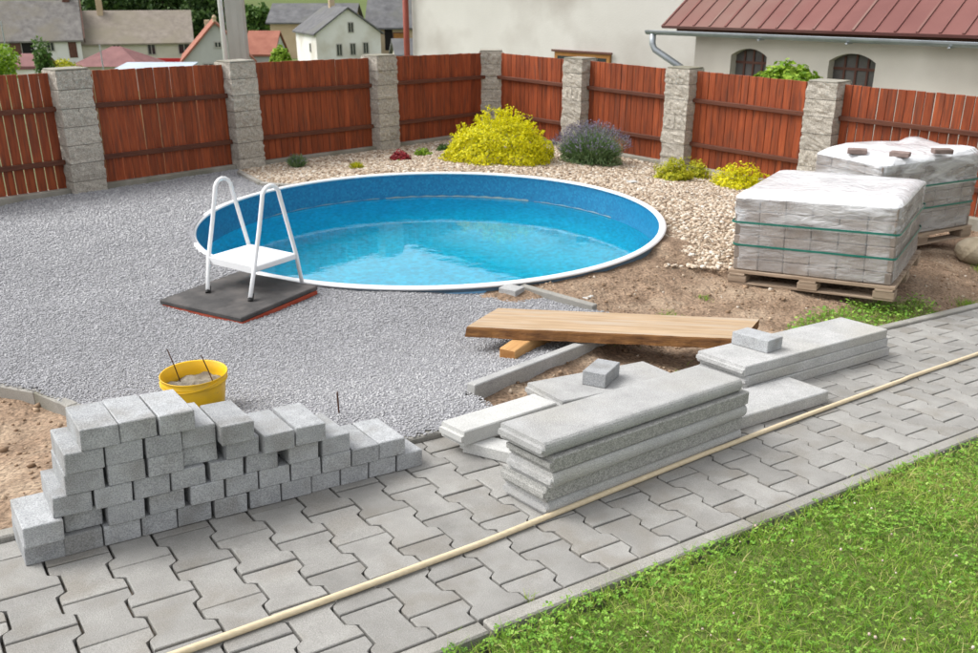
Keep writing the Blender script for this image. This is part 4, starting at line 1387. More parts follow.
# big golden shrub with upright shoots
sx0, sy0 = place(.105, 9.50)
sh = shrub('golden_shrub', sx0, sy0, gf(sx0, sy0), .55, .50, .46, 14500, .018, 'yleaf', 'large bright yellow shrub in the pebble bed behind the pool', seed=5, inner=.62, lump=.14, fr=3.0, flare=.12)
P2, N2 = [], []
for i in range(70):
    a = RS.uniform(0, 2 * math.pi); q = RS.uniform(0, .85) ** .7
    bx, by = q * .52 * math.cos(a), q * .46 * math.sin(a)
    bz_ = .42 * math.sqrt(max(0, 1 - q * q))
    hh = RS.uniform(.05, .15) * (1.25 if abs(bx - .06) < .18 else 1)
    k = int(26 + hh * 150)
    tt = RS.rand(k)
    P2.append(np.stack([bx * (1 + .12 * tt) + RS.normal(0, .012, k), by * (1 + .12 * tt) + RS.normal(0, .012, k), bz_ + hh * tt], -1))
P2 = np.concatenate(P2); N2 = RS.normal(size=P2.shape); N2[:, 2] += .6
leaves('shoots', P2, N2, RS.uniform(.010, .019, len(P2)), M['yleaf'], np.clip(RS.rand(len(P2)) * .8 + .15, 0, 1), parent=sh)

def stalks(name, k, rx, ry, h0, h1, mat_, parent, wd, lean, r0=.3, tip=None, lo=0, hi=1):
    a = RS.uniform(0, 2 * math.pi, k); q = np.sqrt(RS.rand(k))
    bx, by = np.cos(a) * q * rx * r0, np.sin(a) * q * ry * r0
    tx, ty = np.cos(a) * q * rx, np.sin(a) * q * ry
    hh = RS.uniform(h0, h1, k) * np.sqrt(np.clip(1 - (q * .86) ** 2, .15, 1))
    side = RS.normal(size=(k, 3)); side[:, 2] = 0; side /= np.linalg.norm(side, axis=1)[:, None]
    p0 = np.stack([bx, by, np.zeros(k)], -1); p2 = np.stack([tx, ty, hh], -1)
    pm = np.stack([bx + (tx - bx) * .45, by + (ty - by) * .45, hh * .55], -1)
    W_ = wd * RS.uniform(.7, 1.3, k)[:, None]
    V = np.stack([p0 - side * W_, p0 + side * W_, pm + side * W_, pm - side * W_, p2 + side * W_ * .4, p2 - side * W_ * .4], 1)
    F = np.array([(0, 1, 2, 3), (3, 2, 4, 5)])[None] + (np.arange(k) * 6)[:, None, None]
    obj(name, np_mesh(name, V.reshape(-1, 3), F.reshape(-1, 4), np.repeat(RS.uniform(lo, hi, k), 2)), M[mat_], parent)
    return p2

lx0, ly0 = place(1.075, 9.40)
lv = tag(empty('lavender_bush', T(lx0, ly0, gf(lx0, ly0))), 'round lavender bush with purple tips beside the yellow shrub', 'shrub')
stalks('foliage', 5200, .37, .36, .25, .36, 'lavleaf', lv, .0038, 0)
P, d, t = shell_pts(4200, .36, .34, .31, 12, .5, lump=.06)
leaves('leaves', P, d + RS.normal(0, .6, d.shape), RS.uniform(.006, .012, len(P)), M['lavleaf'], RS.rand(len(P)), parent=lv, asp=4)
tips = stalks('flower_stalks', 1100, .47, .45, .36, .50, 'lavleaf', lv, .0014, 0)
dirs = tips / np.linalg.norm(tips, axis=1)[:, None]
PP = np.concatenate([tips - dirs * s_ for s_ in (0, .012, .024, .036)])
leaves('flowers', PP + RS.normal(0, .003, PP.shape), RS.normal(size=PP.shape), RS.uniform(.006, .011, len(PP)), M['lavfl'], RS.rand(len(PP)), parent=lv, asp=1.8)

shrub('conifer', *place(1.80, 8.62), gf(*place(1.80, 8.62)), .20, .20, .22, 3000, .014, 'ygreen', 'small yellow-green conifer left of the low yellow shrub', seed=21, lump=.42, fr=2.6, asp=2.4)
shrub('conifer', *place(2.06, 8.74), gf(*place(2.06, 8.74)), .16, .16, .24, 1700, .013, 'ygreen', 'pale loose conifer right behind the yellow-green conifer', seed=25, lump=.45, fr=3, asp=2.4, inner=.2)
shrub('low_shrub', *place(2.36, 8.30), gf(*place(2.36, 8.30)), .27, .24, .24, 3000, .017, 'yleaf', 'low yellow shrub partly hidden by the nearer wrapped load', seed=31, lump=.32, fr=2.8)
# small plants in the bed
def tuft(x, y, r_, h_, k, mat_, label, fl=None):
    x, y = place(x, y)
    p = tag(empty('bed_plant', T(x, y, gf(x, y))), label, 'plant', 'small plants in the pebble bed')
    tp = stalks('leaf_blades', k, r_, r_, h_ * .7, h_, mat_, p, .004, 0)
    if fl:
        q = tp[::3]
        kind(leaves('flowers', q, RS.normal(size=q.shape), RS.uniform(.006, .012, len(q)), M[fl], RS.rand(len(q)), parent=p), 'stuff')
    return p
tuft(-1.90, 8.78, .13, .17, 380, 'lavleaf', 'small grey-green lavender tuft near the concrete pole', 'lavfl')
tuft(-1.31, 8.76, .09, .10, 260, 'ygreen', 'small light green tuft at the pool rim')
rp_ = shrub('red_plant', *place(-.93, 9.32), gf(*place(-.93, 9.32)), .12, .11, .11, 600, .024, 'redleaf', 'small dark red leafy plant in the pebble bed', 'plant', seed=41, lump=.2)
P, d, t = shell_pts(160, .12, .11, .05, 3)
leaves('lower_leaves', P, d, RS.uniform(.015, .03, 160), M['bright'], RS.rand(160), parent=rp_)
shrub('green_plant', *place(-.715, 9.62), gf(*place(-.715, 9.62)), .10, .10, .10, 500, .02, 'bright', 'small bright green plant right of the red plant', 'plant', seed=42)
shrub('dark_plant', *place(-.50, 9.98), gf(*place(-.50, 9.98)), .09, .09, .09, 400, .02, 'green', 'small dark green plant left of the yellow shrub', 'plant', seed=43)
for x, y in ((1.35, 8.5), (-.75, 9.05)):
    pass
wf = obj('paper_scrap', MB().box(-.05, .05, -.03, .03, 0, .006, .001), M['pale_slab'], None, T(1.38, 8.47, float(bed_top(1.38, 8.47)) + .016, .5) @ Matrix.Rotation(.1, 4, 'X'))
tag(wf, 'small flat white scrap lying on the pebbles', 'scrap')

# ------------------------------------------------------------------ concrete pole behind the fence
pp = at(240, 62, 10.15)
pole = tag(empty('utility_pole', T(pp.x, pp.y, 0)), 'grey concrete utility pole standing behind the fence', 'pole')
obj('shaft', MB().box(-.098, .098, -.085, .085, -1.4, 7.0, .012), M['polec'], pole, T(0, 0, 0, .12))
obj('groove', MB().box(-.028, .028, -.0875, -.0855, -1.4, 6.9, .0003), M['polec'], pole, T(0, 0, 0, .12))
obj('conduit', MB().tube([(-.128, -.09, -1.4), (-.128, -.09, 7.0)], .026, 10).mesh('conduit', True), M['white'], pole)

# ------------------------------------------------------------------ buildings behind the right fence
def wallframe(off, s):
    """point on a line parallel to the right fence, off metres beyond it"""
    p = np.array([.03, 11.375]) + nR * off + dR * s
    return p
ZB = -1.4
# plain plaster house
bw0, bw1 = wallframe(3.0, -5.42), wallframe(3.0, 1.0)
Lb = float(np.hypot(*(bw1 - bw0)))
big = tag(empty('plaster_house', T(bw0[0], bw0[1], ZB, aR)), 'large plain pale plaster house behind the fence corner', 'house')
ph_ = 3.92
obj('wall', MB().box(0, Lb, 0, 7.0, 0, ph_), M['plaster'], big)
rf = MB()
rf.add([(-.35, -.35, ph_ + .002), (Lb + .1, -.35, ph_ + .002), (Lb + .1, 7.35, ph_ + .002), (-.35, 7.35, ph_ + .002), (-.35, 3.5, ph_ + .75), (Lb + .1, 3.5, ph_ + .75)],
       [(0, 1, 5, 4), (3, 4, 5, 2), (0, 4, 3), (1, 2, 5), (0, 3, 2, 1)])
obj('roof', rf, M['roofred'], big)
# small window just above the fence
win = at(584, 60, 14.6)
def along(px):
    """s on wall line at a photo column"""
    d = _fw + _rt * ((px - 489.0) / FPX) - _up * ((45 - 326.5) / FPX)
    q = np.array([d.x, d.y]); base = wallframe(3.0, 0)
    # solve base + dR*s = q*t
    Mx = np.array([[dR[0], -q[0]], [dR[1], -q[1]]])
    s_, t_ = np.linalg.solve(Mx, -base)
    return s_ + 5.42, t_ * d.z + H - ZB
s0_, z_ = along(556); s1_, _ = along(612)
def zat_wall(px, py):
    d = _fw + _rt * ((px - 489.0) / FPX) - _up * ((py - 326.5) / FPX)
    q = np.array([d.x, d.y]); base = wallframe(3.0, 0)
    s_, t_ = np.linalg.solve(np.array([[dR[0], -q[0]], [dR[1], -q[1]]]), -base)
    return s_ + 5.42, t_ * d.z + H - ZB
_, zt_ = zat_wall(584, 52)
wnd = obj('window', MB().box(s0_, s1_, -.035, .02, zt_ - .75, zt_, .006), M['orangewood'], big)
obj('pane', MB().box(s0_ + .07, s1_ - .07, -.038, -.034, zt_ - .70, zt_ - .07), M['glass'], wnd)
obj('lintel', MB().box(s0_ - .05, s1_ + .05, -.06, -.036, zt_ - .012, zt_ + .02, .003), M['brownpaint'], wnd)
dp = MB().tube([(-.03, -.12, 0), (-.03, -.12, ph_ - .05)], .055, 12)
obj('downpipe', dp.mesh('downpipe', True), M['pipe_red'], big)

# low house with red metal roof
OFF2 = 2.45
def s_on(off, px, py):
    d = _fw + _rt * ((px - 489.0) / FPX) - _up * ((py - 326.5) / FPX)
    q = np.array([d.x, d.y]); base = wallframe(off, 0)
    s_, t_ = np.linalg.solve(np.array([[dR[0], -q[0]], [dR[1], -q[1]]]), -base)
    return float(s_), float(t_ * d.z + H)
sA, _ = s_on(OFF2, 695, 50)
b0_ = wallframe(OFF2, sA)
red = tag(empty('low_house', T(b0_[0], b0_[1], ZB, aR)), 'low cream house with red metal roof and arched windows', 'house')
_, ze = s_on(OFF2 - .25, 690, 29)
eave = ze - ZB
LR = 10.0
def arch(px0, px1, pyt, pys):
    a_, _ = s_on(OFF2, px0, pys); b_, _ = s_on(OFF2, px1, pys)
    _, zs = s_on(OFF2, (px0 + px1) / 2, pys); _, zt2 = s_on(OFF2, (px0 + px1) / 2, pyt)
    return a_ - sA, b_ - sA, zs - ZB, zt2 - ZB
archs = [arch(731, 767, 48.5, 56), arch(829, 876, 53.5, 62)]
# front wall with real arched openings
wb = MB()
def arc(a_, b_, zs, zt2, k=12):
    w_ = (b_ - a_) / 2; hgt = zt2 - zs
    R_ = (w_ * w_ + hgt * hgt) / (2 * hgt); cz = zt2 - R_; cx = (a_ + b_) / 2
    return [(cx + w_ * (2 * i / k - 1), cz + math.sqrt(max(0, R_ * R_ - (w_ * (2 * i / k - 1)) ** 2))) for i in range(k + 1)]
segs = []
xprev = 0.0
WT = eave + .02
for (a_, b_, zs, zt2) in archs:
    wb.box(xprev, a_, 0, .35, 0, WT)
    z0s = zs - .75
    wb.box(a_, b_, 0, .35, 0, z0s)
    A_ = arc(a_, b_, zs, zt2)
    for (xa, za), (xb, zb_) in zip(A_[:-1], A_[1:]):
        vs = [(xa, 0, za), (xb, 0, zb_), (xb, 0, WT), (xa, 0, WT), (xa, .35, za), (xb, .35, zb_), (xb, .35, WT), (xa, .35, WT)]
        wb.add(vs, [(0, 1, 2, 3), (7, 6, 5, 4), (0, 4, 5, 1), (3, 2, 6, 7)])
    xprev = b_
wb.box(xprev, LR, 0, .35, 0, WT)
wb.box(0, LR, .352, 5.5, 0, .5)
wb.box(0, .3, .352, 5.5, .5, WT)
obj('wall', wb, M['plaster2'], red)
for (a_, b_, zs, zt2) in archs:
    A_ = arc(a_, b_, zs, zt2)
    z0s = zs - .75
    pl = [(a_, z0s)] + A_ + [(b_, z0s)]
    n_ = len(pl)
    fr = obj('window', MB().add([(x, .13, z) for x, z in pl] + [(x, .17, z) for x, z in pl], [tuple(range(n_)), tuple(range(2 * n_ - 1, n_ - 1, -1))] + [(i, (i + 1) % n_, n_ + (i + 1) % n_, n_ + i) for i in range(n_)]), M['dusty'], red)
    cx = (a_ + b_) / 2
    gb = MB()
    for q in (-.25, 0, .25):
        x = cx + q * (b_ - a_)
        gb.box(x - .012, x + .012, .115, .129, z0s, zs + (zt2 - zs) * (.55 if q else .9))
    gb.box(a_ + .005, b_ - .005, .114, .128, zs - .10, zs - .07)
    ap = arc(a_ + .02, b_ - .02, zs, zt2 - .025)
    obj('frame', gb, M['brownpaint'], fr)
    
# roof: ribbed sheet rising away from us
RP = rad(33)
rl = 4.6
ov = .20
def rpnt(x, t, lift=0):
    return (x, -ov + t * math.cos(RP) - lift * math.sin(RP), eave + .03 + t * math.sin(RP) + lift * math.cos(RP))
rs_ = MB()
x0r, x1r = -.42, LR
rs_.add([rpnt(x0r, 0), rpnt(x1r, 0), rpnt(x1r, rl), rpnt(x0r, rl), rpnt(x0r, 0, -.04), rpnt(x1r, 0, -.04), rpnt(x1r, rl, -.04), rpnt(x0r, rl, -.04)],
        [(0, 1, 2, 3), (7, 6, 5, 4), (0, 4, 5, 1), (1, 5, 6, 2), (2, 6, 7, 3), (3, 7, 4, 0)])
roof = obj('roof', rs_, M['metalroof'], red)
ny2 = 2 * (-ov + rl * math.cos(RP))
rs2 = MB().add([rpnt(x0r, rl), rpnt(x1r, rl), (x1r, ny2 + ov, eave), (x0r, ny2 + ov, eave)], [(0, 1, 2, 3)])
obj('roof_back', rs2, M['metalroof'], red)
i = 0
x = x0r + .02
while x < x1r:
    a_, b_ = x, x + .026
    q = [rpnt(a_, .01, .001), rpnt(b_, .01, .001), rpnt(b_, rl, .001), rpnt(a_, rl, .001), rpnt(a_, .01, .014), rpnt(b_, .01, .014), rpnt(b_, rl, .014), rpnt(a_, rl, .014)]
    obj('seam', MB().add(q, [(4, 5, 6, 7), (0, 1, 5, 4), (1, 2, 6, 5), (3, 0, 4, 7)]), M['metalroof'], roof)
    x += .235
    i += 1
for px in (713, 740):
    s_, z_ = s_on(OFF2 + .25, px, 10)
    xx = s_ - sA
    tt = .62
    p0 = Vector(rpnt(xx, tt)); 
    obj('snow_guard', MB().box(-.02, .02, -.012, .012, 0, .16, .003), M['brownpaint'], roof, Matrix.Translation(p0) @ Matrix.Rotation(.1, 4, 'X'))
gpts = [(-.60, -ov - .055, eave - .03), (LR, -ov - .055, eave - .045)]
gr = MB()
gprof = [(.055 * math.cos(a), .055 * math.sin(a)) for a in [math.pi + math.pi * k / 8 for k in range(9)]] + [(.05 * math.cos(a), .05 * math.sin(a)) for a in [2 * math.pi - math.pi * k / 8 for k in range(9)]]
n_ = len(gprof)
vs = []
for gx_, gy_, gz_ in gpts:
    vs += [(gx_, gy_ + a, gz_ + b) for a, b in gprof]
gr.add(vs, [(k, (k + 1) % n_, n_ + (k + 1) % n_, n_ + k) for k in range(n_)] + [tuple(range(9)), tuple(range(n_, n_ + 9))])
gut = obj('gutter', gr, M['zinc'], red)
obj('downpipe', MB().tube([(-.50, -ov - .055, eave - .07), (-.50, -ov - .055, eave - .20), (-.46, -ov - .05, eave - .27), (-.06, -.10, eave - .52), (-.02, -.07, eave - .60), (-.02, -.07, .1)], .042, 12).mesh('downpipe', True), M['zinc'], gut)
for k in range(1, 9):
    obj('bracket', MB().box(k * 1.1 - .012, k * 1.1 + .012, -ov - .113, -ov + .02, eave - .101, eave - .088), M['zinc'], gut)
obj('fascia', MB().box(-.3, LR, -.02, -.003, eave - .06, eave + .015), M['brownpaint'], red)

# leafy bush between fence and low house
bq = at(786, 80, 9.9)
shrub('leafy_bush', bq.x, bq.y, zpix_(58, 9.9) - 1.05, .52, .40, .50, 3600, .05, 'bright', 'bright green leafy bush showing above the fence', seed=51, inner=.5, lump=.10, fr=2.5, low=.50)

# ------------------------------------------------------------------ village houses in the valley
def W(px, py, Y):
    p = at(px, py, Y); return p
def gable(name, label, x, y, z0, w_, d_, hw, hr, rot, wall, roofm, over=.35, lift=3.0, verge=None):
    """ridge along local x; local -y faces the viewer when rot = 0"""
    r = tag(empty(name, T(x, y, z0, rot)), label, 'house')
    wb = MB()
    vs = [(-w_ / 2, 0, -lift), (w_ / 2, 0, -lift), (w_ / 2, d_, -lift), (-w_ / 2, d_, -lift), (-w_ / 2, 0, hw), (w_ / 2, 0, hw), (w_ / 2, d_, hw), (-w_ / 2, d_, hw), (-w_ / 2, d_ / 2, hw + hr), (w_ / 2, d_ / 2, hw + hr)]
    wb.add(vs, [(0, 1, 5, 4), (1, 2, 6, 9, 5), (2, 3, 7, 6), (3, 0, 4, 8, 7), (0, 3, 2, 1)])
    obj('wall', wb, M[wall], r)
    sl_ = hr / (d_ / 2)
    xo = w_ / 2 + over
    th = .16
    yo = over; zo = hw - sl_ * over + .03
    top = hw + hr + .03
    rb = MB()
    for sgn in (0, 1):
        ya = -yo if sgn == 0 else d_ + yo
        q = [(-xo, ya, zo), (xo, ya, zo), (xo, d_ / 2, top), (-xo, d_ / 2, top)]
        q2 = [(a, b, c + th) for a, b, c in q]
        rb.add(q + q2, [(0, 3, 2, 1), (4, 5, 6, 7), (0, 1, 5, 4), (1, 2, 6, 5), (3, 0, 4, 7), (2, 3, 7, 6)])
    rf = obj('roof', rb, M[roofm], r)
    return r, rf
def window(r, x, z, w_, h_, y=0, mat_='glass', fr='frame', name='window', rot=0, panes=True):
    f_ = obj(name, MB().box(-w_ / 2, w_ / 2, -.06, .05, 0, h_, .0), M[fr], r, T(x, y, z, rot))
    obj('pane' if mat_ == 'glass' else 'leaf', MB().box(-w_ / 2 + .09, w_ / 2 - .09, -.075, -.061, .09, h_ - .09), M[mat_], f_)
    if panes and mat_ == 'glass':
        obj('mullion', MB().box(-.035, .035, -.095, -.0755, .09, h_ - .09), M[fr], f_)
    return f_
def chimney(rf, x, y, z, h_, s_=.55, m_='tanwall'):
    return obj('chimney', MB().box(x - s_ / 2, x + s_ / 2, y - s_ / 2, y + s_ / 2, z, z + h_, .03), M[m_], rf)

def turn(r, xc, yc, z, w_, rot):
    """turn a house about its right front corner"""
    cx, cy = xc + w_ / 2, yc
    r.matrix_world = Matrix.Translation((cx, cy, z)) @ Matrix.Rotation(rot, 4, 'Z') @ Matrix.Translation((-w_ / 2, 0, 0))

def zpix(py, Y):
    return at(489, py, Y).z
def xpix(px, py, Y):
    return at(px, py, Y).x
# farmhouse at the far left
Yh = 96.0
xa, xb = xpix(-60, 45, Yh), xpix(81, 45, Yh)
z0 = zpix(60, Yh); hw = zpix(38.5, Yh) - z0
r, rf = gable('farmhouse', 'white farmhouse with long grey roof at the far left', (xa + xb) / 2, Yh, z0, xb - xa, 8.4, hw, zpix(1, Yh + 4.2) - z0 - hw, 0, 'whitewash', 'roofgrey', .3)
ctr = (xa + xb) / 2
def lx(px, py=45, Y=Yh, c=None):
    return xpix(px, py, Y) - (ctr if c is None else c)
window(r, lx(22), .75, lx(27) - lx(17), 1.25, 0, 'brownpaint', 'brownpaint', 'barn_door')
obj('opening', MB().box(lx(27.6), lx(38), -.02, .05, .7, 1.95), M['dark'], r)
window(r, lx(53.3), 1.0, lx(57) - lx(50), .95)
window(r, lx(73), .35, lx(77) - lx(69.5), 1.65, 0, 'brownpaint', 'brownpaint', 'door')
window(r, lx(3), .9, lx(6) - lx(0), .9)
obj('verge_board', MB().add([(lx(81.5) + .33, -.32, hw - .3), (lx(81.5) + .33, 4.2, zpix(1, Yh + 4.2) - z0 - .1), (lx(81.5) + .42, 4.2, zpix(1, Yh + 4.2) - z0 - .1), (lx(81.5) + .42, -.32, hw - .3),
    (lx(81.5) + .33, -.32, hw + .1), (lx(81.5) + .33, 4.2, zpix(1, Yh + 4.2) - z0 + .25), (lx(81.5) + .42, 4.2, zpix(1, Yh + 4.2) - z0 + .25), (lx(81.5) + .42, -.32, hw + .1)],
    [(0, 1, 2, 3), (4, 5, 6, 7), (0, 1, 5, 4), (3, 2, 6, 7)]), M['brownpaint'], rf)
turn(r, ctr, Yh, z0, xb - xa, rad(22))
chimney(rf, lx(72), 4.3, zpix(4, Yh + 4.2) - z0 - 1.2, 2.4, .7, 'brownpaint')
# long house beside it
Yh = 100.0
xa, xb = xpix(88, 45, Yh), xpix(191, 45, Yh); ctr = (xa + xb) / 2
z0 = zpix(64, Yh); hw = zpix(41, Yh) - z0
r, rf = gable('long_house', 'cream house with long brown-grey roof in the valley', ctr, Yh, z0, xb - xa, 8, hw, zpix(11, Yh + 4) - z0 - hw, 0, 'cream', 'roofbrown', .35)
window(r, lx(139.5), 1.1, .85, 1.15); window(r, lx(171.5), 1.1, 1.25, 1.25); window(r, lx(106), 1.2, .8, 1.1)
turn(r, ctr, Yh, z0, xb - xa, rad(17))
chimney(rf, lx(92), 3.6, hw + 2.2, 2.2, .6)
Yw = 90.0
o = obj('red_fence', MB().box(xpix(141, 60, Yw), xpix(183, 60, Yw), Yw, Yw + .12, zpix(66, Yw), zpix(57.5, Yw), .01), M['redpaint'])
tag(o, 'low bright red wall in front of the cream house', 'wall')
Yw = 60.0
sheds = tag(empty('pale_shed', T(xpix(149, 65, Yw), Yw, zpix(78, Yw))), 'low shed with pale blue sheet roof behind the fence', 'shed')
hs = zpix(70, Yw) - zpix(78, Yw)
ws = xpix(186, 65, Yw) - xpix(112, 65, Yw)
obj('wall', MB().box(-ws / 2 + .15, ws / 2 - .15, .15, 2.4, -2, hs), M['greywall'], sheds)
obj('roof', MB().add([(-ws / 2, 0, hs + .002), (ws / 2, 0, hs + .002), (ws / 2, 2.6, hs + .28), (-ws / 2, 2.6, hs + .28), (-ws / 2, 0, hs + .08), (ws / 2, 0, hs + .08), (ws / 2, 2.6, hs + .36), (-ws / 2, 2.6, hs + .36)],
    [(0, 3, 2, 1), (4, 5, 6, 7), (0, 1, 5, 4), (1, 2, 6, 5), (2, 3, 7, 6), (3, 0, 4, 7)]), M['paleblue'], sheds)
# maroon hipped pavilion
Yh = 70.0
xa, xb = xpix(67, 66, Yh), xpix(141, 66, Yh); ctr = (xa + xb) / 2
ze_ = zpix(66, Yh); za_ = zpix(45.5, Yh + 2.8)
r = tag(empty('pavilion', T(ctr, Yh, ze_)), 'small house with maroon hipped roof behind the fence', 'house')
w2 = (xb - xa) / 2
obj('wall', MB().box(-w2 + .4, w2 - .4, .4, 5.2, -4, .05), M['cream'], r)
rf = obj('roof', MB().add([(-w2, 0, 0), (w2, 0, 0), (w2, 5.6, 0), (-w2, 5.6, 0), (-.35, 2.8, za_ - ze_), (.35, 2.8, za_ - ze_)], [(0, 1, 5, 4), (1, 2, 5), (2, 3, 4, 5), (3, 0, 4), (3, 2, 1, 0)]), M['roofmaroon'], r)
chimney(rf, lx(107, 45), 2.9, za_ - ze_ - .4, 1.2, .45, 'roofred')
o = obj('lamp_post', MB().tube([(0, 0, -2), (0, 0, zpix(44, 66) - zpix(70, 66))], .05, 8), M['zinc'], None, T(xpix(102, 60, 66), 66, zpix(70, 66)))
tag(o, 'thin grey post in front of the maroon hipped roof', 'post')
o = obj('lamp_post', MB().tube([(0, 0, -2), (0, 0, zpix(20, 80) - zpix(75, 80))], .06, 8), M['zinc'], None, T(xpix(8, 60, 80), 80, zpix(75, 80)))
tag(o, 'thin grey post before the farmhouse at the far left', 'post')
# gable-fronted red-roofed house left of the pole
Yh = 66.0
xl, xr_, xap = xpix(185, 60, Yh), xpix(252, 60, Yh), xpix(217.5, 22, Yh)
z0 = zpix(70, Yh); hw = zpix(60, Yh) - z0; hr = zpix(23, Yh) - z0 - hw
# gable toward the viewer: ridge along depth, so turn by 90 degrees
r, rf = gable('gable_house', 'grey gable-fronted house with red tiled roof left of the pole', (xl + xr_) / 2, Yh + 4.5, z0, 9.0, xr_ - xl, hw, hr, rad(90), 'greywall', 'roofred', .25)
r.matrix_world = Matrix.Translation(((xl + xr_) / 2, Yh, z0)) @ Matrix.Rotation(rad(17), 4, 'Z') @ Matrix.Translation(((xr_ - xl) / 2, 4.5, 0)) @ Matrix.Rotation(rad(90), 4, 'Z')
def gwin(px, py0, py1, w_, r=r, xc=(xl + xr_) / 2, wid=(xr_ - xl)):
    xx = xpix(px, (py0 + py1) / 2, Yh) - xc
    zz = zpix(py1, Yh) - z0
    return window(r, -4.5, zz, w_, zpix(py0, Yh) - zpix(py1, Yh), wid / 2 - xx, rot=rad(-90))
gwin(217.7, 40.5, 47.5, .55); gwin(209, 62, 68, .8)
obj('finial', MB().lathe([(.0005, 0), (.16, .02), (.12, .2), (.17, .32), (.10, .45), (.0005, .5)], 10), M['tanwall'], rf, T(-4.6, (xr_ - xl) / 2, hw + hr + .1))
# red lean-to roof right of the pole
Yh = 74.0
xa, xb = xpix(244, 50, Yh), xpix(273, 50, Yh); ctr = (xa + xb) / 2
z0 = zpix(66, Yh); hw = zpix(55, Yh) - z0
r, rf = gable('annex_house', 'small house with faded red roof right of the pole', ctr, Yh, z0, xb - xa, 5, hw, zpix(32.5, Yh + 2.5) - z0 - hw, 0, 'greywall', 'roofred', .15)
chimney(rf, lx(269, 40), 1.4, hw - .2, zpix(17, Yh) - z0 - hw, .38, 'tanwall')
window(r, lx(263), .35, 1.0, .6)
# white two-storey gable house: gable toward viewer, ridge running back left
Yh = 92.0
rot = rad(90 + 24)
pL, pR = at(320, 60, Yh + 1.2), at(380.5, 60, Yh)
wg = 6.6
z0 = zpix(66, Yh); hw = zpix(33, Yh) - z0; hr = zpix(8.5, Yh) - z0 - hw
gc = Vector(((pL.x + pR.x) / 2, (pL.y + pR.y) / 2))
# local frame: gable at local x = -w/2 faces viewer
depth = 9.0
r, rf = gable('white_house', 'white gable house with dark roof and three windows in a row', 0, 0, z0, depth, wg, hw, hr, rot, 'whitewash', 'roofdark', .3)
dirx = Vector((math.cos(rot), math.sin(rot))); diry = Vector((-math.sin(rot), math.cos(rot)))
orig = gc + dirx * depth / 2 - diry * wg / 2
r.matrix_world = T(orig.x, orig.y, z0, rot)
for (px, p0_, p1_) in ((339.5, 43, 55.5), (352.5, 42.5, 55), (365, 42, 54), (351.5, 21.5, 32.5)):
    yy = wg / 2 - (xpix(px, 48, Yh + .5) - gc.x) / math.cos(rad(24)) * .98
    window(r, -depth / 2, zpix(p1_, Yh + .6) - z0, .62, zpix(p0_, Yh) - zpix(p1_, Yh), yy, rot=rad(-90))
window(r, -depth / 2 + 2.6, zpix(53, Yh) - z0, .6, .9, wg, rot=rad(180))
chimney(rf, 1.5, wg / 2, hw + hr - .4, 1.3, .55)
# tan barn behind it
Yh = 104.0
xa, xb = xpix(270, 25, Yh), xpix(352, 25, Yh); ctr = (xa + xb) / 2
z0 = zpix(58, Yh); hw = zpix(22, Yh) - z0
r, rf = gable('tan_barn', 'tan walled barn with slate roof behind the white house', ctr, Yh, z0, xb - xa, 7.5, hw, zpix(4.5, Yh + 3.7) - z0 - hw, 0, 'tanwall', 'roofdark', .4)
# dark barn right of it
Yh = 98.0
xa, xb = xpix(368, 25, Yh), xpix(440, 25, Yh); ctr = (xa + xb) / 2
z0 = zpix(60, Yh); hw = zpix(26.5, Yh) - z0
r, rf = gable('dark_barn', 'barn with large dark grey roof left of the plaster house', ctr, Yh, z0, xb - xa, 9, hw, zpix(-6, Yh + 4.5) - z0 - hw, 0, 'tanwall', 'roofdark', .4)
obj('opening', MB().box(lx(383), lx(391), -.04, .05, zpix(50, Yh) - z0, zpix(28, Yh) - z0), M['dark'], r)
window(r, lx(399), zpix(45, Yh) - z0, 1.6, 1.3, mat_='orangewood', fr='brownpaint', name='shutter')
Yh = 58.0
xa, xb = xpix(380, 50, Yh), xpix(425, 50, Yh); ctr = (xa + xb) / 2
z0 = zpix(60, Yh); hw = zpix(56, Yh) - z0
r, rf = gable('grey_shed', 'low shed with blue-grey roof beside the red downpipe', ctr + .6, Yh, z0, xb - xa - 1.0, 3.2, hw, zpix(41, Yh + 1.6) - z0 - hw, rad(12), 'cream', 'roofdark', .2)
# brown low shed by the far-left trees
Yh = 50.0
xa, xb = xpix(15, 65, Yh), xpix(37, 65, Yh); ctr = (xa + xb) / 2
z0 = zpix(74, Yh); hw = zpix(68, Yh) - z0
r, rf = gable('brown_shed', 'tiny shed with brown roof behind the leftmost fence panel', ctr, Yh, z0, xb - xa, 2.2, hw, zpix(56, Yh + 1.1) - z0 - hw, 0, 'whitewash', 'roofmaroon', .1)

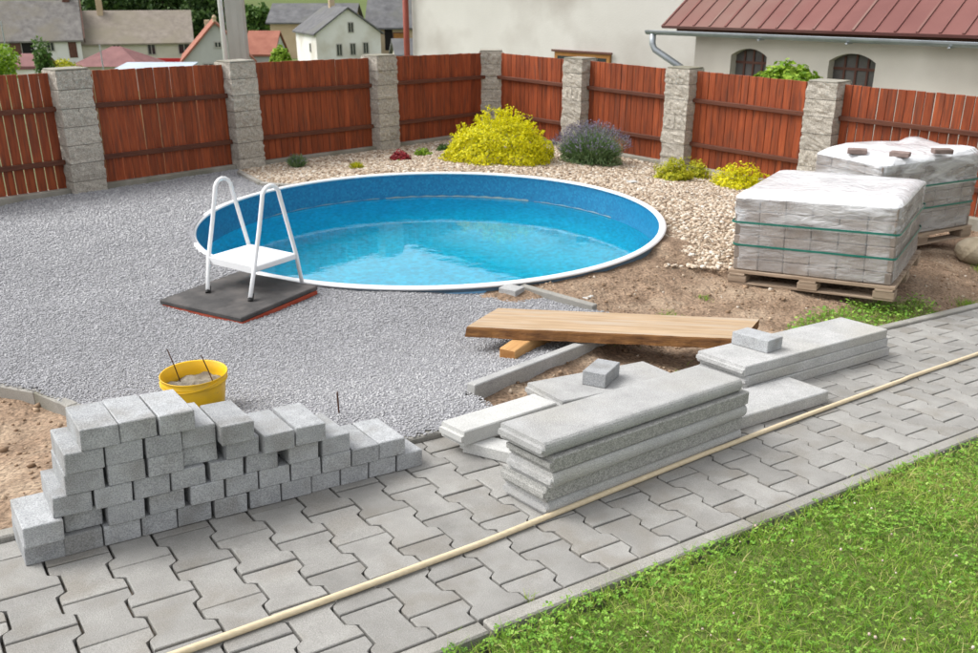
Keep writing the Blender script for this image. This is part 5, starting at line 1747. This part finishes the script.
# ------------------------------------------------------------------ trees
def tree(name, x, y, z, h_, rad_, k, leaf, mat_, label, seed, trunk=.35, group=None, squash=1.0, th=None):
    r = tag(empty(name, T(x, y, z)), label, 'tree', group)
    th = th or h_ * .03
    tm = MB()
    ch = h_ * (1 - trunk)
    tm.tube([(0, 0, -.3), (0, 0, h_ * trunk * .6), (.02 * h_, 0, h_ * .75)], [th, th * .8, th * .25], 8)
    rr = random.Random(seed)
    Ps = []
    lobes = 9
    for i in range(lobes):
        a = 2 * math.pi * i / lobes * 1.7 + rr.random()
        q = rr.uniform(.15, .62) * rad_
        cz = h_ * trunk + ch * rr.uniform(.18, .82)
        c = np.array([q * math.cos(a), q * math.sin(a), cz])
        tm.tube([(0, 0, h_ * trunk * .7), (c[0] * .5, c[1] * .5, (h_ * trunk + cz) / 2), tuple(c)], [th * .5, th * .35, th * .12], 5)
        kk = k // lobes
        P, d, t = shell_pts(kk, rad_ * .52, rad_ * .52, ch * .34 * squash, seed + i, .3, bottom=-1.1, lump=.3)
        Ps.append(P + c)
    P = np.concatenate(Ps)
    N = RS.normal(size=P.shape); N[:, 2] += .7
    obj('trunk', tm, M['bark'], r)
    leaves('crown', P, N, RS.uniform(.6, 1.4, len(P)) * leaf, M[mat_], RS.rand(len(P)), parent=r, asp=1.4)
    return r
TG = 'trees on the hillside behind the houses'
tl = ['dark tree above the ridge of the cream house, leftmost', 'broad dark tree second from left behind the cream house', 'dark tree third from left behind the cream house', 'tall dark tree right above the cream house',
      'dark tree just left of the concrete pole', 'smaller dark tree between cream house and red gable', 'dark bushy tree just right of the pole', 'low dark tree above the faded red roof']
for i, (px, pyb, Y_, h_, r_) in enumerate(((92, 22, 128, 7, 4.2), (118, 20, 124, 8, 4.6), (146, 19, 130, 8, 4.6), (175, 20, 126, 8.5, 4.6), (205, 24, 122, 8, 4.4), (196, 34, 116, 4.5, 2.8), (252, 28, 114, 5.0, 2.4), (258, 44, 108, 5.0, 2.2))):
    x_ = xpix(px, pyb, Y_)
    zb_ = float(sheet_z(np.array(x_), np.array(float(Y_))))
    zt_ = zpix(pyb, Y_)
    tree('hillside_tree', x_, Y_, zb_, max(h_, zt_ - zb_ + h_ * .55), r_, 2600, .42, 'darkleaf' if i < 7 else 'green', tl[i], 60 + i * 11, .22, TG)
# small trees near the fence at far left
q = at(-6, 60, 24)
tree('garden_tree', q.x, q.y, zpix(92, 24), zpix(40, 24) - zpix(92, 24), .62, 2600, .055, 'bright', 'bright green leafy tree at the left edge', 300, .2)
q = at(43, 60, 30)
tree('garden_tree', q.x, q.y, zpix(90, 30), zpix(41, 30) - zpix(90, 30), .34, 1500, .06, 'green', 'slim green tree before the farmhouse barn door', 320, .2, squash=1.2)
q = at(62, 66, 52)
shrub('garden_shrub', q.x, q.y, zpix(76, 52), 1.0, .8, 1.05, 1200, .1, 'ygreen', 'yellow-green shrub left of the maroon hipped roof', seed=71)
q = at(281, 60, 60)
shrub('garden_shrub', q.x, q.y, zpix(66, 60), .6, .6, 1.3, 1400, .13, 'bright', 'green bush in front of the tan barn', seed=73)

# far wood on the hill: reads as one mass
k = 2600
xx = RS.uniform(-330, 330, k); yy = RS.uniform(185, 420, k)
ok = np.abs(xx) < 1.1 * yy
xx, yy = xx[ok], yy[ok]
zz = sheet_z(xx, yy)
cl = []
for _ in range(9):
    cl.append(np.stack([xx + RS.normal(0, 2.2, len(xx)), yy + RS.normal(0, 2.2, len(xx)), zz + RS.uniform(.5, 7, len(xx))], -1))
cl = np.concatenate(cl)
stones('hill_wood', cl[:, 0], cl[:, 1], cl[:, 2], RS.uniform(1.6, 3.2, len(cl)), M['darkleaf'], 'dense dark wood covering the far hillside', ico=True, flat=1, jag=.35)
